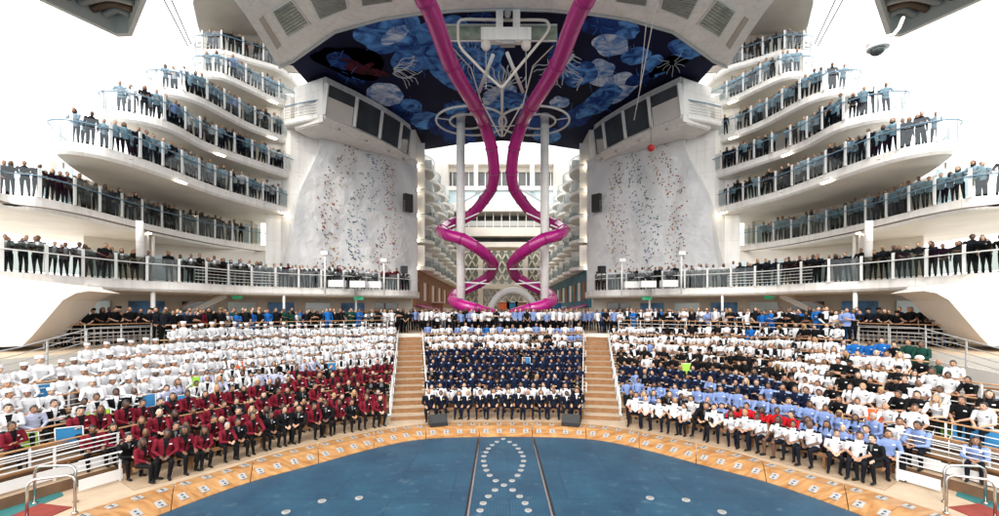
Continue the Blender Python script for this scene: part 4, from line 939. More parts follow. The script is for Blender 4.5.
for a, b in (((446, 32), (500, 32)), ((516, 32), (557, 32))):
    mb = MB(); mb.bar(G(a[0], 33, Yg + 1), G(b[0], 33, Yg + 1), .3, .95); f = part(mb, 'flood_panel', 'window_green', root)
    m2 = MB()
    for zz_ in (25, 41): m2.bar(G(a[0], zz_, Yg + .8), G(b[0], zz_, Yg + .8), .1, .07)
    m2.build('panel_frame', 'rail_white', f)
loop = [(502, 88), (488, 76), (474, 62), (460, 46), (458, 28), (459, 22), (464, 19.5), (480, 19.5), (500, 20), (520, 20), (540, 20), (547, 21.5), (549, 27), (546, 34), (533, 50), (518, 68), (502, 88)]
mb = MB(); mb.tube([G(x, y, Yg + .3) for x, y in catmull(loop, 4)], .085, 8); part(mb, 'loop_frame', 'cream', root, True)
mb = MB(); mb.tube([G(502, 86, Yg + .3), G(502, 136, 38)], .09, 8); part(mb, 'tail_tube', 'cream', root, True)
for (a, b) in [((493, 55), (479, 92)), ((507, 53), (523, 92))]:
    mb = MB(); mb.tube([G(*a), G(*b, 30)], .12, 8); part(mb, 'strut', 'rail_white', root, True)
for (a, b) in [((450, 45), (471, 68)), ((471, 68), (483, 108)), ((553, 46), (533, 66)), ((533, 66), (522, 108)), ((483, 104), (500, 136)), ((522, 104), (504, 136))]:
    mb = MB(); mb.tube([G(*a, 30), G(*b, 33)], .05, 6); part(mb, 'stay', 'cream', root)
for (a, b) in [((649, -5), (640, 86)), ((658, -5), (634, 120))]:
    mb = MB(); mb.tube([G(*a, 24), G(*b, 33)], .03, 5); o = mb.build('rope', 'rail_white'); tag(o, 'pale rope hanging in front of the right of the mural, %s' % ('shorter one' if b[1] < 100 else 'longer slanting one'), 'rope')
c = D(651, 148, 36); mb = MB(); mb.ell(c, (.3, .3, .28), 12, 8); o = mb.build('buoy', 'red', None, True); m2 = MB(); m2.tube([c, (c[0], c[1], c[2] + 3.5)], .02, 5); m2.build('line', 'cable', o); tag(o, 'small red ball hanging against the right climbing wall', 'ball')
# cctv camera at the right
root = empty('cctv_camera', D(878, 47, 9), 'white dome security camera on a bent bracket under the right gantry', 'security camera')
c = Vector(D(878, 46, 9)); mb = MB(); mb.ell(c + Vector((0, 0, .06)), (.19, .19, .13), 16, 10); mb.tube([c + Vector((0, 0, -.0)), c + Vector((0, 0, -.06))], .185, 16); part(mb, 'housing', 'white', root, True)
mb = MB(); mb.ell(c + Vector((-.01, 0, -.08)), (.13, .13, .11), 14, 8); part(mb, 'dark_dome', 'window_dark', root, True)
mb = MB(); mb.tube([c + Vector((0, 0, .15)), Vector(D(884, 37, 9)), Vector(D(893, 35, 9)), Vector(D(899, 28, 9.2)), Vector(D(903, 18, 9.4))], .035, 8); part(mb, 'bracket', 'white', root, True)
# back of the boardwalk
Yb = 75.0
def BX(px0, px1, py0, py1, name, m_, root, Y=Yb, dep=1.0):
    a = D(px0, py0, Y); b = D(px1, py1, Y); mb = MB(); mb.box(((a[0] + b[0]) / 2, Y + dep / 2, (a[2] + b[2]) / 2), (abs(b[0] - a[0]), dep, abs(a[2] - b[2]))); return part(mb, name, m_, root)
root = empty('bridge_structure', (0, Yb, 20), 'white multi level bridge with glass strips crossing the far end of the boardwalk', 'bridge')
for (y0, y1, nm, m_, Y, dep) in [(148, 164, 'upper_band', 'white', 75, 6), (164, 172, 'shade_band', 'cream', 76.5, 4), (172, 186, 'window_strip', 'window_dark', 76.8, 3), (186, 190, 'band', 'white', 75.6, 4), (190, 203, 'glass_band', 'window_light', 76, 3), (203, 211, 'lower_band', 'white', 75, 6),
                                 (211, 228, 'dark_recess', 'window_dark', 79, 2), (221, 226, 'rail_panel', 'galv', 76, .1), (227, 236, 'deck_slab', 'cream', 75, 6), (236, 242, 'window_row', 'window_dark', 76.5, 3), (242, 247, 'soffit_band', 'cream', 75.5, 5)]:
    BX(446, 555, y0, y1, nm, m_, root, Y, dep)
for i in range(13):
    x = 452 + i * 8.2; BX(x, x + .9, 171, 187, 'mullion', 'rail_white', root, 76.6, .2); BX(x, x + .7, 213, 228, 'rail_post', 'cream', root, 75.9, .15)
for x in (474, 530): BX(x, x + 4, 160, 190, 'column', 'white', root, 74.8, .6)
BX(465, 480, 144, 150, 'roof_box', 'cream', root, 78, 3); BX(515, 545, 146, 150, 'roof_box', 'cream', root, 78, 3)
root = empty('lattice_wall', (0, 100, 8), 'pale diamond lattice over dark glass closing the far end of the boardwalk', 'glass wall')
BX(455, 548, 244, 312, 'glazing', 'window_green', root, 100.6, .3)
mb = MB()
for i in range(-12, 13):
    for s_ in (-1, 1):
        a = Vector(D(502 + i * 7.5, 246, 100)); b = Vector(D(502 + i * 7.5 + s_ * 32, 306, 100)); mb.bar(a, b, .3, .3)
part(mb, 'lattice', 'cream', root)
for x in (478, 523): BX(x, x + 5, 246, 306, 'pillar', 'cream', root, 98, 1)
BX(455, 548, 284, 289, 'cross_beam', 'cream', root, 99, 1)
# white arch at the boardwalk with small fair stalls
root = empty('entrance_arch', (.9, 46, ZPR), 'white rounded arch standing on the boardwalk between the slides', 'arch')
mb = MB(); cxa = (513 - CX) * 46 / F_PX + CAMX; mb.tube([(cxa + 2.55 * math.cos(math.pi * i / 16), 46, ZPR + 3.75 * math.sin(math.pi * i / 16) ** .8) for i in range(17)], .36, 12); part(mb, 'arch_tube', 'rail_white', root, True)
for i, (x, m_, lab) in enumerate([(504, 'panel_orange', 'orange stall front under the white arch'), (512, 'panel_blue', 'blue stall front under the white arch'), (521, 'brown_facade', 'brown stall front under the white arch'), (438, 'brown_facade', 'brown stall front beside the left slide foot'), (556, 'panel_blue', 'blue stall front beyond the right slide foot')]):
    p = D(x, 302, 52 if i < 3 else 56); mb = MB(); mb.box((p[0], p[1], ZPR + 1.3), (1.2, .6, 2.6)); o = mb.build('stall', 'dark'); m2 = MB(); m2.box((p[0], p[1] - .32, ZPR + 2.2), (1.25, .08, .8)); m2.build('sign_board', m_, o); m2 = MB(); m2.bar((p[0] - .7, p[1] - .5, ZPR + 2.7), (p[0] + .7, p[1] - .5, ZPR + 2.7), .5, .1); m2.build('awning', 'cream', o); tag(o, lab, 'stall')
# ------------------------------------------------------------------ people
rnd = random.Random(11)
ZN = dict(skin=0, top=1, placket=2, bottom=3, shoe=4, fore=5, tag=6, eye=7, lip=8, shoulder=9, cuff=10, calf=11, beard=12, collar=13)
def skeleton(pose, fem=False):
    C = []; w_ = .90 if fem else 1.0
    def cap(a, b, ra, rb, z): C.append((Vector(a), Vector(b), ra, rb, z))
    seated = pose[0] == 'S'; dz = 0 if seated else .46; ly = {'S3': -.13, 'S1': -.04, 'S2': 0, 'S4': -.06, 'T2': -.10}.get(pose, 0)
    if not seated: dz = .47
    def U(x, y, z): k = max(0, (z - .5)) / .6; return (x * w_, y + ly * k, z + dz - (.03 * k if pose == 'S3' else 0))
    rings = [(.42, .02, .165, .13), (.55, .03, .17, .125), (.70, .03, .15, .11), (.86, .01, .175, .12), (.96, 0, .175, .10), (1.03, 0, .11, .075), (1.06, -.005, .07, .06)]
    if fem: rings[3] = (.84, -.01, .17, .13)
    R2 = []
    for (z, y, rx, ry) in rings: x_, y_, z_ = U(rx, y, z); R2.append((z_, y_, x_, ry))
    cap(U(0, 0, 1.02), U(0, -.02, 1.11), .057, .053, 'skin')
    H = U(0, -.035, 1.185)
    for s in (1, -1):
        sh = U(.195 * s, .0, .965)
        E, Wr, tip = {'S1': ((.245 * s, -.08, .72), (.07 * s, -.30, .62), (.02 * s, -.38, .58)), 'S2': ((.26 * s, -.06, .73), (.15 * s, -.30, .63), (.13 * s, -.41, .59)),
                      'S3': ((.25 * s, -.26, .68), (.08 * s, -.44, .66), (.01 * s, -.52, .62)), 'S4': ((.24 * s, -.10, .72), (-.02 * s, -.22, .72 + .03 * s), (-.12 * s, -.22, .73 + .03 * s)),
                      'T1': ((.25 * s, .03, .68), (.24 * s, -.04, .44), (.23 * s, -.07, .36)), 'T2': ((.25 * s, -.16, .76), (.14 * s, -.38, .66), (.07 * s, -.44, .64)),
                      'T3': ((.24 * s, -.10, .72), (-.02 * s, -.22, .76 + .03 * s), (-.12 * s, -.22, .77 + .03 * s)), 'T4': ((.24 * s, .0, .70), (.07 * s, -.19, .50), (.02 * s, -.23, .44))}[pose]
        E, Wr, tip = Vector(U(*E)), Vector(U(*Wr)), Vector(U(*tip)); sh = Vector(sh)
        cap(sh, sh.lerp(E, .5), .066, .058, 'top'); cap(sh.lerp(E, .5), E, .058, .046, 'top')
        cap(E, E.lerp(Wr, .9), .045, .031, 'fore'); cap(E.lerp(Wr, .88), Wr, .034, .031, 'cuff')
        d = (tip - Wr).normalized(); sd = d.cross(Vector((0, 0, 1))).normalized() if abs(d.z) < .9 else Vector((0, 1, 0)); up = sd.cross(d)
        palm = Wr + d * .075; cap(Wr, Wr + d * .02, .026, .028, 'skin')
        for j in (-1, 1): cap(Wr + d * .015 + sd * .014 * j, palm + sd * .024 * j, .019, .015, 'skin')
        for j in range(4):
            b0 = palm + sd * (.033 - .022 * j); ln = (.062, .074, .07, .055)[j]; m_ = b0 + d * ln * .55 - up * .012; cap(b0 - d * .01, m_, .0105, .010, 'skin'); cap(m_, m_ + d * ln * .3 - up * .03, .010, .009, 'skin')
        tb = Wr + d * .025 + sd * .03 * -s; cap(tb, tb + d * .035 + sd * .028 * -s - up * .01, .013, .011, 'skin')
        if seated:
            k_ = {'S1': .15, 'S2': .19, 'S3': .17, 'S4': .10}[pose] * (.75 if fem else 1); hp = Vector((.09 * s, .0, .50)); kn = Vector((k_ * s, -.44, .50)); an = Vector((k_ * s * .95, -.42 + (.05 if s > 0 else 0), .09))
            cap(hp, kn, .088, .062, 'bottom'); cap(kn, kn.lerp(an, .5), .060, .052, 'calf'); cap(kn.lerp(an, .5), an, .052, .040, 'calf')
        else:
            hp = Vector((.09 * s, .01, .92)); kn = Vector((.10 * s, -.01, .50)); an = Vector((.11 * s, .02, .09)); cap(hp, kn, .088, .060, 'bottom'); cap(kn, an, .056, .038, 'calf')
        cap(an + Vector((0, .02, -.045)), an + Vector((.02 * s, -.15, -.055)), .040, .034, 'shoe')
    return R2, C, Vector(H)
def hipoly(pose, fem):
    R2, C, H = skeleton(pose, fem); mb = MB(); mb.loft(R2, 20)
    for a, b, ra, rb, z in C:
        n = 10 if ra > .02 else 6; d = (b - a); L = max(d.length, 1e-4); d /= L
        pa = [a - d * ra * .95, a - d * ra * .6, a, b, b + d * rb * .6, b + d * rb * .95]; mb.tube(pa, [ra * .3, ra * .8, ra, rb, rb * .8, rb * .3], n)
    mb.ell(H, (.078, .098, .118), 20, 14); mb.ell(H + Vector((0, -.025, -.06)), (.056, .062, .058), 14, 10)
    mb.tube([H + Vector((0, -.09, .02)), H + Vector((0, -.105, -.005)), H + Vector((0, -.114, -.028)), H + Vector((0, -.095, -.036))], [.008, .011, .016, .012], 8)
    for s in (1, -1): mb.ell(H + Vector((.078 * s, .01, -.008)), (.012, .02, .03), 8, 6)
    me = bpy.data.meshes.new('person'); me.from_pydata(mb.v, [], mb.f); o = bpy.data.objects.new('tmp', me); col.objects.link(o)
    m = o.modifiers.new('r', 'REMESH'); m.mode = 'VOXEL'; m.voxel_size = .0115; s_ = o.modifiers.new('s', 'SMOOTH'); s_.factor = .5; s_.iterations = 2
    dg = bpy.context.evaluated_depsgraph_get(); me2 = bpy.data.meshes.new_from_object(o.evaluated_get(dg)); bpy.data.objects.remove(o); bpy.data.meshes.remove(me)
    n = len(me2.polygons); c = np.empty(n * 3, np.float32); me2.polygons.foreach_get('center', c); c = c.reshape(-1, 3); nr = np.empty(n * 3, np.float32); me2.polygons.foreach_get('normal', nr); nr = nr.reshape(-1, 3)
    best = np.full(n, 9.0); z = np.zeros(n, np.int32)
    for i in range(len(R2) - 1):
        a, b = R2[i], R2[i + 1]; t = np.clip((c[:, 2] - a[0]) / (b[0] - a[0]), 0, 1)
        rx = a[2] + (b[2] - a[2]) * t; ry = a[3] + (b[3] - a[3]) * t; yc = a[1] + (b[1] - a[1]) * t; zc = a[0] + (b[0] - a[0]) * t
        q = np.sqrt((c[:, 0] / rx) ** 2 + ((c[:, 1] - yc) / ry) ** 2); d = np.abs(q - 1) * np.minimum(rx, ry) * np.where(q < 1, .3, 1) + np.abs(c[:, 2] - zc)
        u = d < best; best[u] = d[u]; z[u] = ZN['top']
    for a, b, ra, rb, zn in C:
        A, B = np.array(a), np.array(b); AB = B - A; t = np.clip(((c - A) @ AB) / (AB @ AB), 0, 1); d = np.abs(np.linalg.norm(c - (A + t[:, None] * AB), axis=1) - (ra + (rb - ra) * t)) - .002
        u = d < best; best[u] = d[u]; z[u] = ZN[zn]
    h = np.array(H); r = c - h
    d = np.abs(np.sqrt((r[:, 0] / .078) ** 2 + (r[:, 1] / .098) ** 2 + (r[:, 2] / .118) ** 2) - 1) * .09; u = (d < best) | ((np.abs(r[:, 0]) < .1) & (r[:, 2] > -.105)); z[u] = 0
    seated = pose[0] == 'S'; zh = .52 if seated else .99
    top = z == ZN['top']; z[top & (c[:, 2] < zh)] = ZN['bottom']
    chest = R2[3][0]; nk = R2[5][0]
    fr = (z == ZN['top']) & (nr[:, 1] < -.25) & (np.abs(c[:, 0]) < .16)
    vw = .022 + np.clip((c[:, 2] - (chest - .12)) / (nk - chest + .12), 0, 1) * .045
    pk = fr & (np.abs(c[:, 0]) < vw) & (c[:, 2] > zh); z[pk] = ZN['placket']; z[pk & ((c[:, 2] < chest - .02) | (np.abs(c[:, 0]) > .012 + np.clip(c[:, 2] - chest + .02, 0, 1) * .14))] = 15
    z[fr & (c[:, 0] > .065) & (c[:, 0] < .125) & (np.abs(c[:, 2] - (chest + .035)) < .016)] = ZN['tag']
    z[(z == ZN['top']) & (c[:, 2] > R2[4][0] + .012) & (np.abs(c[:, 0]) > .09)] = ZN['shoulder']
    z[((z == ZN['top']) | (z == ZN['placket']) | (z == 15)) & (c[:, 2] > nk - .01) & (np.abs(c[:, 0]) < .075)] = ZN['collar']
    f = (r[:, 1] < -.055)
    z[f & (np.abs(np.abs(r[:, 0]) - .032) < .014) & (np.abs(r[:, 2] - .012) < .008)] = ZN['eye']
    z[f & (np.abs(np.abs(r[:, 0]) - .033) < .019) & (np.abs(r[:, 2] - .036) < .006)] = ZN['eye']
    z[(r[:, 1] < -.02) & (z == 0) & (r[:, 2] < -.052) & (r[:, 2] > -.13) & (np.abs(r[:, 0]) < .09)] = ZN['beard']
    z[f & (np.abs(r[:, 0]) < .024) & (np.abs(r[:, 2] + .062) < .008)] = ZN['lip']
    me2.polygons.foreach_set('material_index', z.astype(np.int32)); me2.polygons.foreach_set('use_smooth', [True] * n); me2.name = 'person'
    ZARR[(pose, fem)] = z.astype(np.int32)
    return me2, H
ZARR = {}
# clothes
def cloth(n, c, r=.8): return mat(n, c, r, bump=.45, bscale=18, var=.16, vscale=9, spec=.15)
for n_, c_ in dict(maroon=(.145, .008, .018), cblack=(.005, .005, .006), cwhite=(.64, .64, .65), lavender=(.40, .42, .54), lightblue=(.18, .25, .46), navy=(.004, .006, .015), tracknavy=(.005, .009, .028), trackstripe=(.25, .32, .45),
                   cred=(.42, .008, .012), cgreen=(.008, .045, .032), cblue=(.01, .11, .36), teal=(.07, .17, .22), cgrey=(.12, .12, .125), vestgrey=(.22, .22, .22), gold=(.55, .36, .09), check=(.16, .16, .17), olive=(.05, .05, .035), trousers=(.006, .007, .012), shoeblack=(.012, .012, .012), tealgrey=(.21, .31, .37), tagwhite=(.8, .8, .78), khaki=(.45, .38, .28)).items(): cloth(n_, c_)
def objcol(name, r=.5, mul=1.0, sub=0):
    m = bpy.data.materials.new(name); m.use_nodes = True; nt = m.node_tree; b = nt.nodes['Principled BSDF']; oi = nt.nodes.new('ShaderNodeObjectInfo'); vm = nt.nodes.new('ShaderNodeVectorMath'); vm.operation = 'SCALE'; vm.inputs['Scale'].default_value = mul
    nt.links.new(oi.outputs['Color'], vm.inputs[0]); nt.links.new(vm.outputs[0], b.inputs['Base Color']); b.inputs['Roughness'].default_value = r
    if sub: b.inputs['Subsurface Weight'].default_value = sub; b.inputs['Subsurface Radius'].default_value = (.02, .008, .005)
    M[name] = m
objcol('skin', .5); objcol('lipskin', .45, .62); objcol('beardskin', .7, .35); objcol('hairc', .55)
mat('eyedark', (.02, .012, .01), .3)
#            top        placket    bottom     fore      shoulder   cuff      tag      collar   calf  description
OUT = {
 'maroon': ('maroon', 'cblack', 'cblack', 'maroon', 'maroon', 'maroon', 'tagwhite', 'cblack', 'cblack', 'maroon jacket over black'),
 'suit': ('cblack', 'cgrey', 'cblack', 'cblack', 'cblack', 'cblack', 'tagwhite', 'cblack', 'cblack', 'black suit and grey shirt'),
 'chef': ('cwhite', 'cwhite', 'check', 'cwhite', 'cwhite', 'cwhite', 'cwhite', 'cwhite', 'check', 'white chef jacket'),
 'lav': ('lavender', 'lavender', 'cblack', 'lavender', 'lavender', 'lavender', 'cblack', 'lavender', 'cblack', 'pale lilac shirt'),
 'lavtie': ('cwhite', 'cblack', 'cblack', 'cwhite', 'cwhite', 'cwhite', 'cwhite', 'cwhite', 'cblack', 'white shirt with black tie'),
 'vest': ('cblack', 'cwhite', 'cblack', 'cwhite', 'cwhite', 'cwhite', 'tagwhite', 'cwhite', 'cblack', 'black vest over white shirt'),
 'officer': ('navy', 'cwhite', 'navy', 'navy', 'navy', 'gold', 'gold', 'cwhite', 'navy', 'navy officer suit with gold cuffs'),
 'whiteoff': ('cwhite', 'cwhite', 'trousers', 'skin', 'cblack', 'skin', 'cblack', 'cwhite', 'trousers', 'short sleeved white shirt with black epaulettes'),
 'whiteskirt': ('cwhite', 'cwhite', 'trousers', 'skin', 'cblack', 'skin', 'cblack', 'cwhite', 'skin', 'white shirt with black epaulettes and dark skirt'),
 'white': ('cwhite', 'cwhite', 'trousers', 'skin', 'cwhite', 'skin', 'cblack', 'cwhite', 'trousers', 'plain white short sleeved shirt'),
 'blue': ('lightblue', 'lightblue', 'trousers', 'lightblue', 'lightblue', 'skin', 'tagwhite', 'lightblue', 'trousers', 'light blue shirt'),
 'track': ('tracknavy', 'tracknavy', 'tracknavy', 'tracknavy', 'trackstripe', 'tracknavy', 'trackstripe', 'tracknavy', 'tracknavy', 'navy tracksuit with pale shoulders'),
 'black': ('cblack', 'cblack', 'cblack', 'skin', 'cblack', 'skin', 'tagwhite', 'cblack', 'cblack', 'black polo shirt'),
 'red': ('cred', 'cred', 'khaki', 'skin', 'cred', 'skin', 'cred', 'cred', 'khaki', 'bright red polo shirt'),
 'green': ('cgreen', 'cgreen', 'cgreen', 'cgreen', 'cgreen', 'cgreen', 'cgreen', 'cgreen', 'cgreen', 'dark green coverall'),
 'cover': ('cblue', 'cblue', 'cblue', 'cblue', 'cblue', 'cblue', 'tagwhite', 'cblue', 'cblue', 'bright blue coverall'),
 'teal': ('tealgrey', 'tealgrey', 'trousers', 'tealgrey', 'tealgrey', 'tealgrey', 'tagwhite', 'tealgrey', 'trousers', 'grey blue shirt'),
 'waiter': ('vestgrey', 'cwhite', 'cblack', 'cblack', 'cblack', 'cblack', 'vestgrey', 'cblack', 'cblack', 'grey vest over dark shirt'),
 'olive': ('olive', 'olive', 'cblack', 'olive', 'olive', 'olive', 'olive', 'olive', 'cblack', 'dark olive shirt'),
 'darkj': ('trousers', 'cblack', 'cblack', 'trousers', 'trousers', 'trousers', 'trousers', 'cblack', 'cblack', 'dark jacket'),
}
SK = [(.42, .22, .13), (.34, .17, .095), (.25, .12, .065), (.17, .08, .042), (.10, .045, .025), (.50, .30, .20), (.55, .35, .25), (.38, .20, .12)]
HA = [(.008, .006, .005), (.012, .008, .006), (.03, .015, .008), (.09, .045, .02), (.35, .22, .10), (.30, .29, .28)]
BASE = {}; MESH = {}; HEADS = {}
def mesh_for(pose, fem, out):
    key = (pose, fem, out)
    if key in MESH: return MESH[key], HEADS[(pose, fem)]
    if (pose, fem) not in BASE: BASE[(pose, fem)], HEADS[(pose, fem)] = hipoly(pose, fem)
    me = BASE[(pose, fem)].copy(); me.materials.clear(); t, p, b, f, s, c, g, k, cf, _ = OUT[out]
    for m_ in ('skin', t, p, b, 'shoeblack', f, g, 'eyedark', 'lipskin', s, c, cf, 'skin' if fem or out != 'suit' and hash(pose) % 2 == 0 and False else 'skin', k, 'skin', p if out in ('maroon', 'lavtie', 'vest', 'waiter') else t): me.materials.append(M[m_])
    me.polygons.foreach_set('material_index', ZARR[(pose, fem)]); me.update()
    MESH[key] = me; return me, HEADS[(pose, fem)]
def hair_mesh(kind):
    mb = MB(); nu, nv = 24, 16; vs = []; keep = {}
    for j in range(nv + 1):
        th = math.pi * j / nv
        for i in range(nu):
            ph = 2 * math.pi * i / nu; k = 1.0 + .05 * noise.noise(Vector((math.cos(ph) * 3, math.sin(ph) * 3, th * 3)))
            vs.append((.087 * k * math.sin(th) * math.cos(ph), .108 * k * math.sin(th) * math.sin(ph), .128 * k * math.cos(th)))
    fs = []
    for j in range(nv):
        for i in range(nu):
            c = [vs[j * nu + i], vs[j * nu + (i + 1) % nu], vs[(j + 1) * nu + (i + 1) % nu], vs[(j + 1) * nu + i]]; y = sum(q[1] for q in c) / 4; z = sum(q[2] for q in c) / 4
            if (kind != 'long' and z > .070 - .9 * max(0, y + .02) - (.10 if y > .03 else 0) - (.075 if abs(sum(q[0] for q in c) / 4) > .055 and y > -.06 else 0)) or (kind == 'long' and (z > .08 or y > -.025) and z > -.11): fs.append((j * nu + i, j * nu + (i + 1) % nu, (j + 1) * nu + (i + 1) % nu, (j + 1) * nu + i))
    mb.add(vs, fs)
    if kind == 'long':
        for s in (1, -1): mb.tube([(.075 * s, .01, .03), (.085 * s, .0, -.06), (.088 * s, -.02, -.15), (.08 * s, -.05, -.24)], [.022, .028, .03, .012], 8)
        mb.tube([(0, .06, 0), (0, .07, -.10), (0, .06, -.20)], [.07, .075, .05], 10)
    me = bpy.data.meshes.new('hair'); me.from_pydata(mb.v, [], mb.f); me.materials.append(M['hairc']); me.polygons.foreach_set('use_smooth', [True] * len(me.polygons)); return me
def hat_mesh(kind):
    mb = MB()
    if kind == 'chef_hat': mb.tube([(0, 0, .035), (0, .003, .06), (0, .008, .10), (0, .012, .135), (0, .012, .15)], [.098, .100, .098, .102, .085], 18)
    elif kind == 'cap': mb.ell((0, .005, .05), (.09, .11, .09), 16, 10); mb.ell((0, -.10, .06), (.06, .07, .01), 12, 5)
    elif kind == 'helmet': mb.ell((0, 0, .0), (.14, .16, .11), 16, 10); mb.ell((0, 0, -.03), (.16, .19, .015), 16, 5)
    me = bpy.data.meshes.new(kind); me.from_pydata(mb.v, [], mb.f); me.materials.append(M['cwhite' if kind != 'cap' else 'cblack']); me.polygons.foreach_set('use_smooth', [True] * len(me.polygons)); return me
HAIR = {k: hair_mesh(k) for k in ('short', 'long')}; HAT = {k: hat_mesh(k) for k in ('chef_hat', 'cap', 'helmet')}
PEOPLE = []   # dict(p, yaw, pose, fem, out, hair, hat, where, i)
def facing(x, y, bx=0, by=14.0):
    """yaw so that local -Y looks between the camera and the bowl centre"""
    dx, dy = (CAMX * .5 + bx * .5) - x, (0 * .45 + by * .55) - y; dy = min(dy, -1)
    return math.atan2(dx, -dy)
def add(x, y, z, pose, out, where, i, hat=None, femp=.3, yaw=None, hair=None, helm=False):
    fem = rnd.random() < femp and out not in ('green', 'cover')
    if out == 'whiteoff' and fem and rnd.random() < .5: out = 'whiteskirt'
    hk = 'long' if (fem and not hat) else ('short' if rnd.random() < .93 else None)
    if hat: hk = None
    PEOPLE.append(dict(p=(x, y, z), yaw=(facing(x, y) if yaw is None else yaw) + rnd.gauss(0, .24), pose=pose, fem=fem, out=out, hair=hk, hat=hat, where=where, i=i, sk=rnd.choice(SK), hc=(rnd.choice(HA[:3]) if rnd.random() < .8 else rnd.choice(HA)) if not fem else rnd.choice([HA[0], HA[0], HA[1], HA[2], HA[3], HA[4]]), sc=rnd.uniform(.94, 1.10), fat=rnd.uniform(1.0, 1.2), tilt=(rnd.gauss(0, .035), rnd.gauss(0, .05)), helm=helm, s=y / F_PX))
def pick(ops):
    r = rnd.random() * sum(w for _, w in ops)
    for o, w_ in ops:
        r -= w_
        if r <= 0: return o
    return ops[-1][0]
def row_outfit(block, k, t):
    if block == 'c':
        return {0: 'officer', 1: pick([('whiteoff', 8), ('officer', 1), ('vest', 1)]), 7: pick([('white', 7), ('vest', 2), ('track', 1)]), 8: pick([('white', 8), ('black', 1), ('blue', 1)]), 9: pick([('white', 7), ('blue', 2), ('cover', 1)])}.get(k, pick([('track', 12), ('suit', 1)]))
    if block == 'l':
        if k <= 3 or (k == 4 and t < 2.3): return pick([('maroon', 8), ('suit', 2)]) if k > 0 else pick([('maroon', 6), ('suit', 3.4)])
        if k == 4: return pick([('lav', 6), ('lavtie', 2), ('vest', 2)])
        if k == 5 and t < 3.2: return pick([('lavtie', 6), ('lav', 3), ('vest', 3)])
        return 'chef' if t > 1.5 or k > 6 else pick([('chef', 3), ('white', 4), ('vest', 2)])
    if k == 0: return pick([('whiteoff', 9), ('suit', .8)]) if not 4 < t else 'whiteoff'
    if k == 1: return 'red' if 2.35 < t < 3.05 else (pick([('blue', 2), ('suit', 3), ('whiteoff', 4)]) if t < 2.35 else pick([('blue', 5), ('whiteoff', 4)]))
    if k == 2: return pick([('blue', 9), ('whiteoff', 1)])
    if k == 3: return pick([('track', 7), ('suit', 1), ('blue', 1)]) if t < 3.2 else pick([('black', 2), ('white', 5), ('suit', 1)])
    if k == 4: return pick([('track', 9), ('black', 1)]) if t < 2.9 else pick([('white', 5), ('vest', 1), ('black', 6)])
    if k == 5: return pick([('black', 8), ('white', 1)]) if t < 2.8 else pick([('white', 4), ('black', 8), ('cover', .6)])
    if k == 6: return pick([('black', 7), ('white', 1), ('vest', 2)]) if t < 2.7 else pick([('white', 3), ('black', 4)])
    if k == 7: return pick([('white', 9), ('vest', 1.5), ('blue', .5)]) if t < 3 else pick([('white', 4), ('black', 5), ('green', 1)])
    if k == 8: return pick([('white', 9), ('vest', 1.5), ('lav', .8)]) if t < 3.2 else pick([('green', 6), ('cover', 2), ('black', 2)])
    return pick([('white', 4), ('vest', 4), ('black', 4), ('cover', 1)])
def place_row(block, k):
    sg = -1 if block == 'r' else 1
    if block == 'c': a, b = -t_c(k) + .045, t_c(k) - .03
    else: a, b = t_in(k) + .03, TMAX[k] - .05
    line = rowline(a, b, k + .08, sg, 60, kz=k); sp = .56 if (block == 'c' and k == 0) else .535 + .02 * (k < 3)
    n = 0
    for j, (p, d) in enumerate(resample(line, sp, .22)):
        t = a + (b - a) * (j * sp / length(line))
        if block != 'c' and t > 4.0 and rnd.random() < ((.0, .0, .85, .55, .15, .1, .05, .05, 0, 0) if block == 'l' else (.0, .0, .85, .6, .4, .3, .3, .2, 0, 0))[k]: continue
        if block == 'c' and k < 9 and rnd.random() < .02 and k > 0: continue
        if 3 <= k <= 6 and rnd.random() < .035 and 5 < n and p.y < 32:
            cname, cp = rnd.choice([('orange', 'panel_orange'), ('blue', 'panel_blue'), ('lime green', 'panel_green'), ('blue', 'panel_blue')])
            chair_at(p.x, p.y, p.z, cp, 'empty %s sling chair after the %s person, %s row, %s block' % (cname, ordn(n - 1), RN[k], {'c': 'centre', 'l': 'left', 'r': 'right'}[block])); continue
        out = row_outfit(block, k, t); hat = 'chef_hat' if out == 'chef' else None
        if out in ('green', 'cover', 'black') and rnd.random() < .15: hat = 'cap'
        pose = rnd.choice(['S1', 'S1', 'S2', 'S3', 'S4'] if k else ['S1', 'S1', 'S2', 'S3'])
        if block == 'c' and k == 0: pose = 'S2'
        jx = rnd.gauss(0, .035); jy = rnd.gauss(0, .04)
        helm = block == 'r' and k >= 5 and t > 3.1 and rnd.random() < .4
        fp = .3 if block != 'l' or k < 4 else .12
        if block == 'c' and k == 0: fp = .1
        if k == 3 and block == 'c': fp = .7
        if hat: fp = 0
        add(p.x + d.x * jx, p.y + jy + d.y * jx, p.z, pose, out, (block, k), n, hat, fp, helm=helm); n += 1
for bl in 'clr':
    for k in range(10): place_row(bl, k)
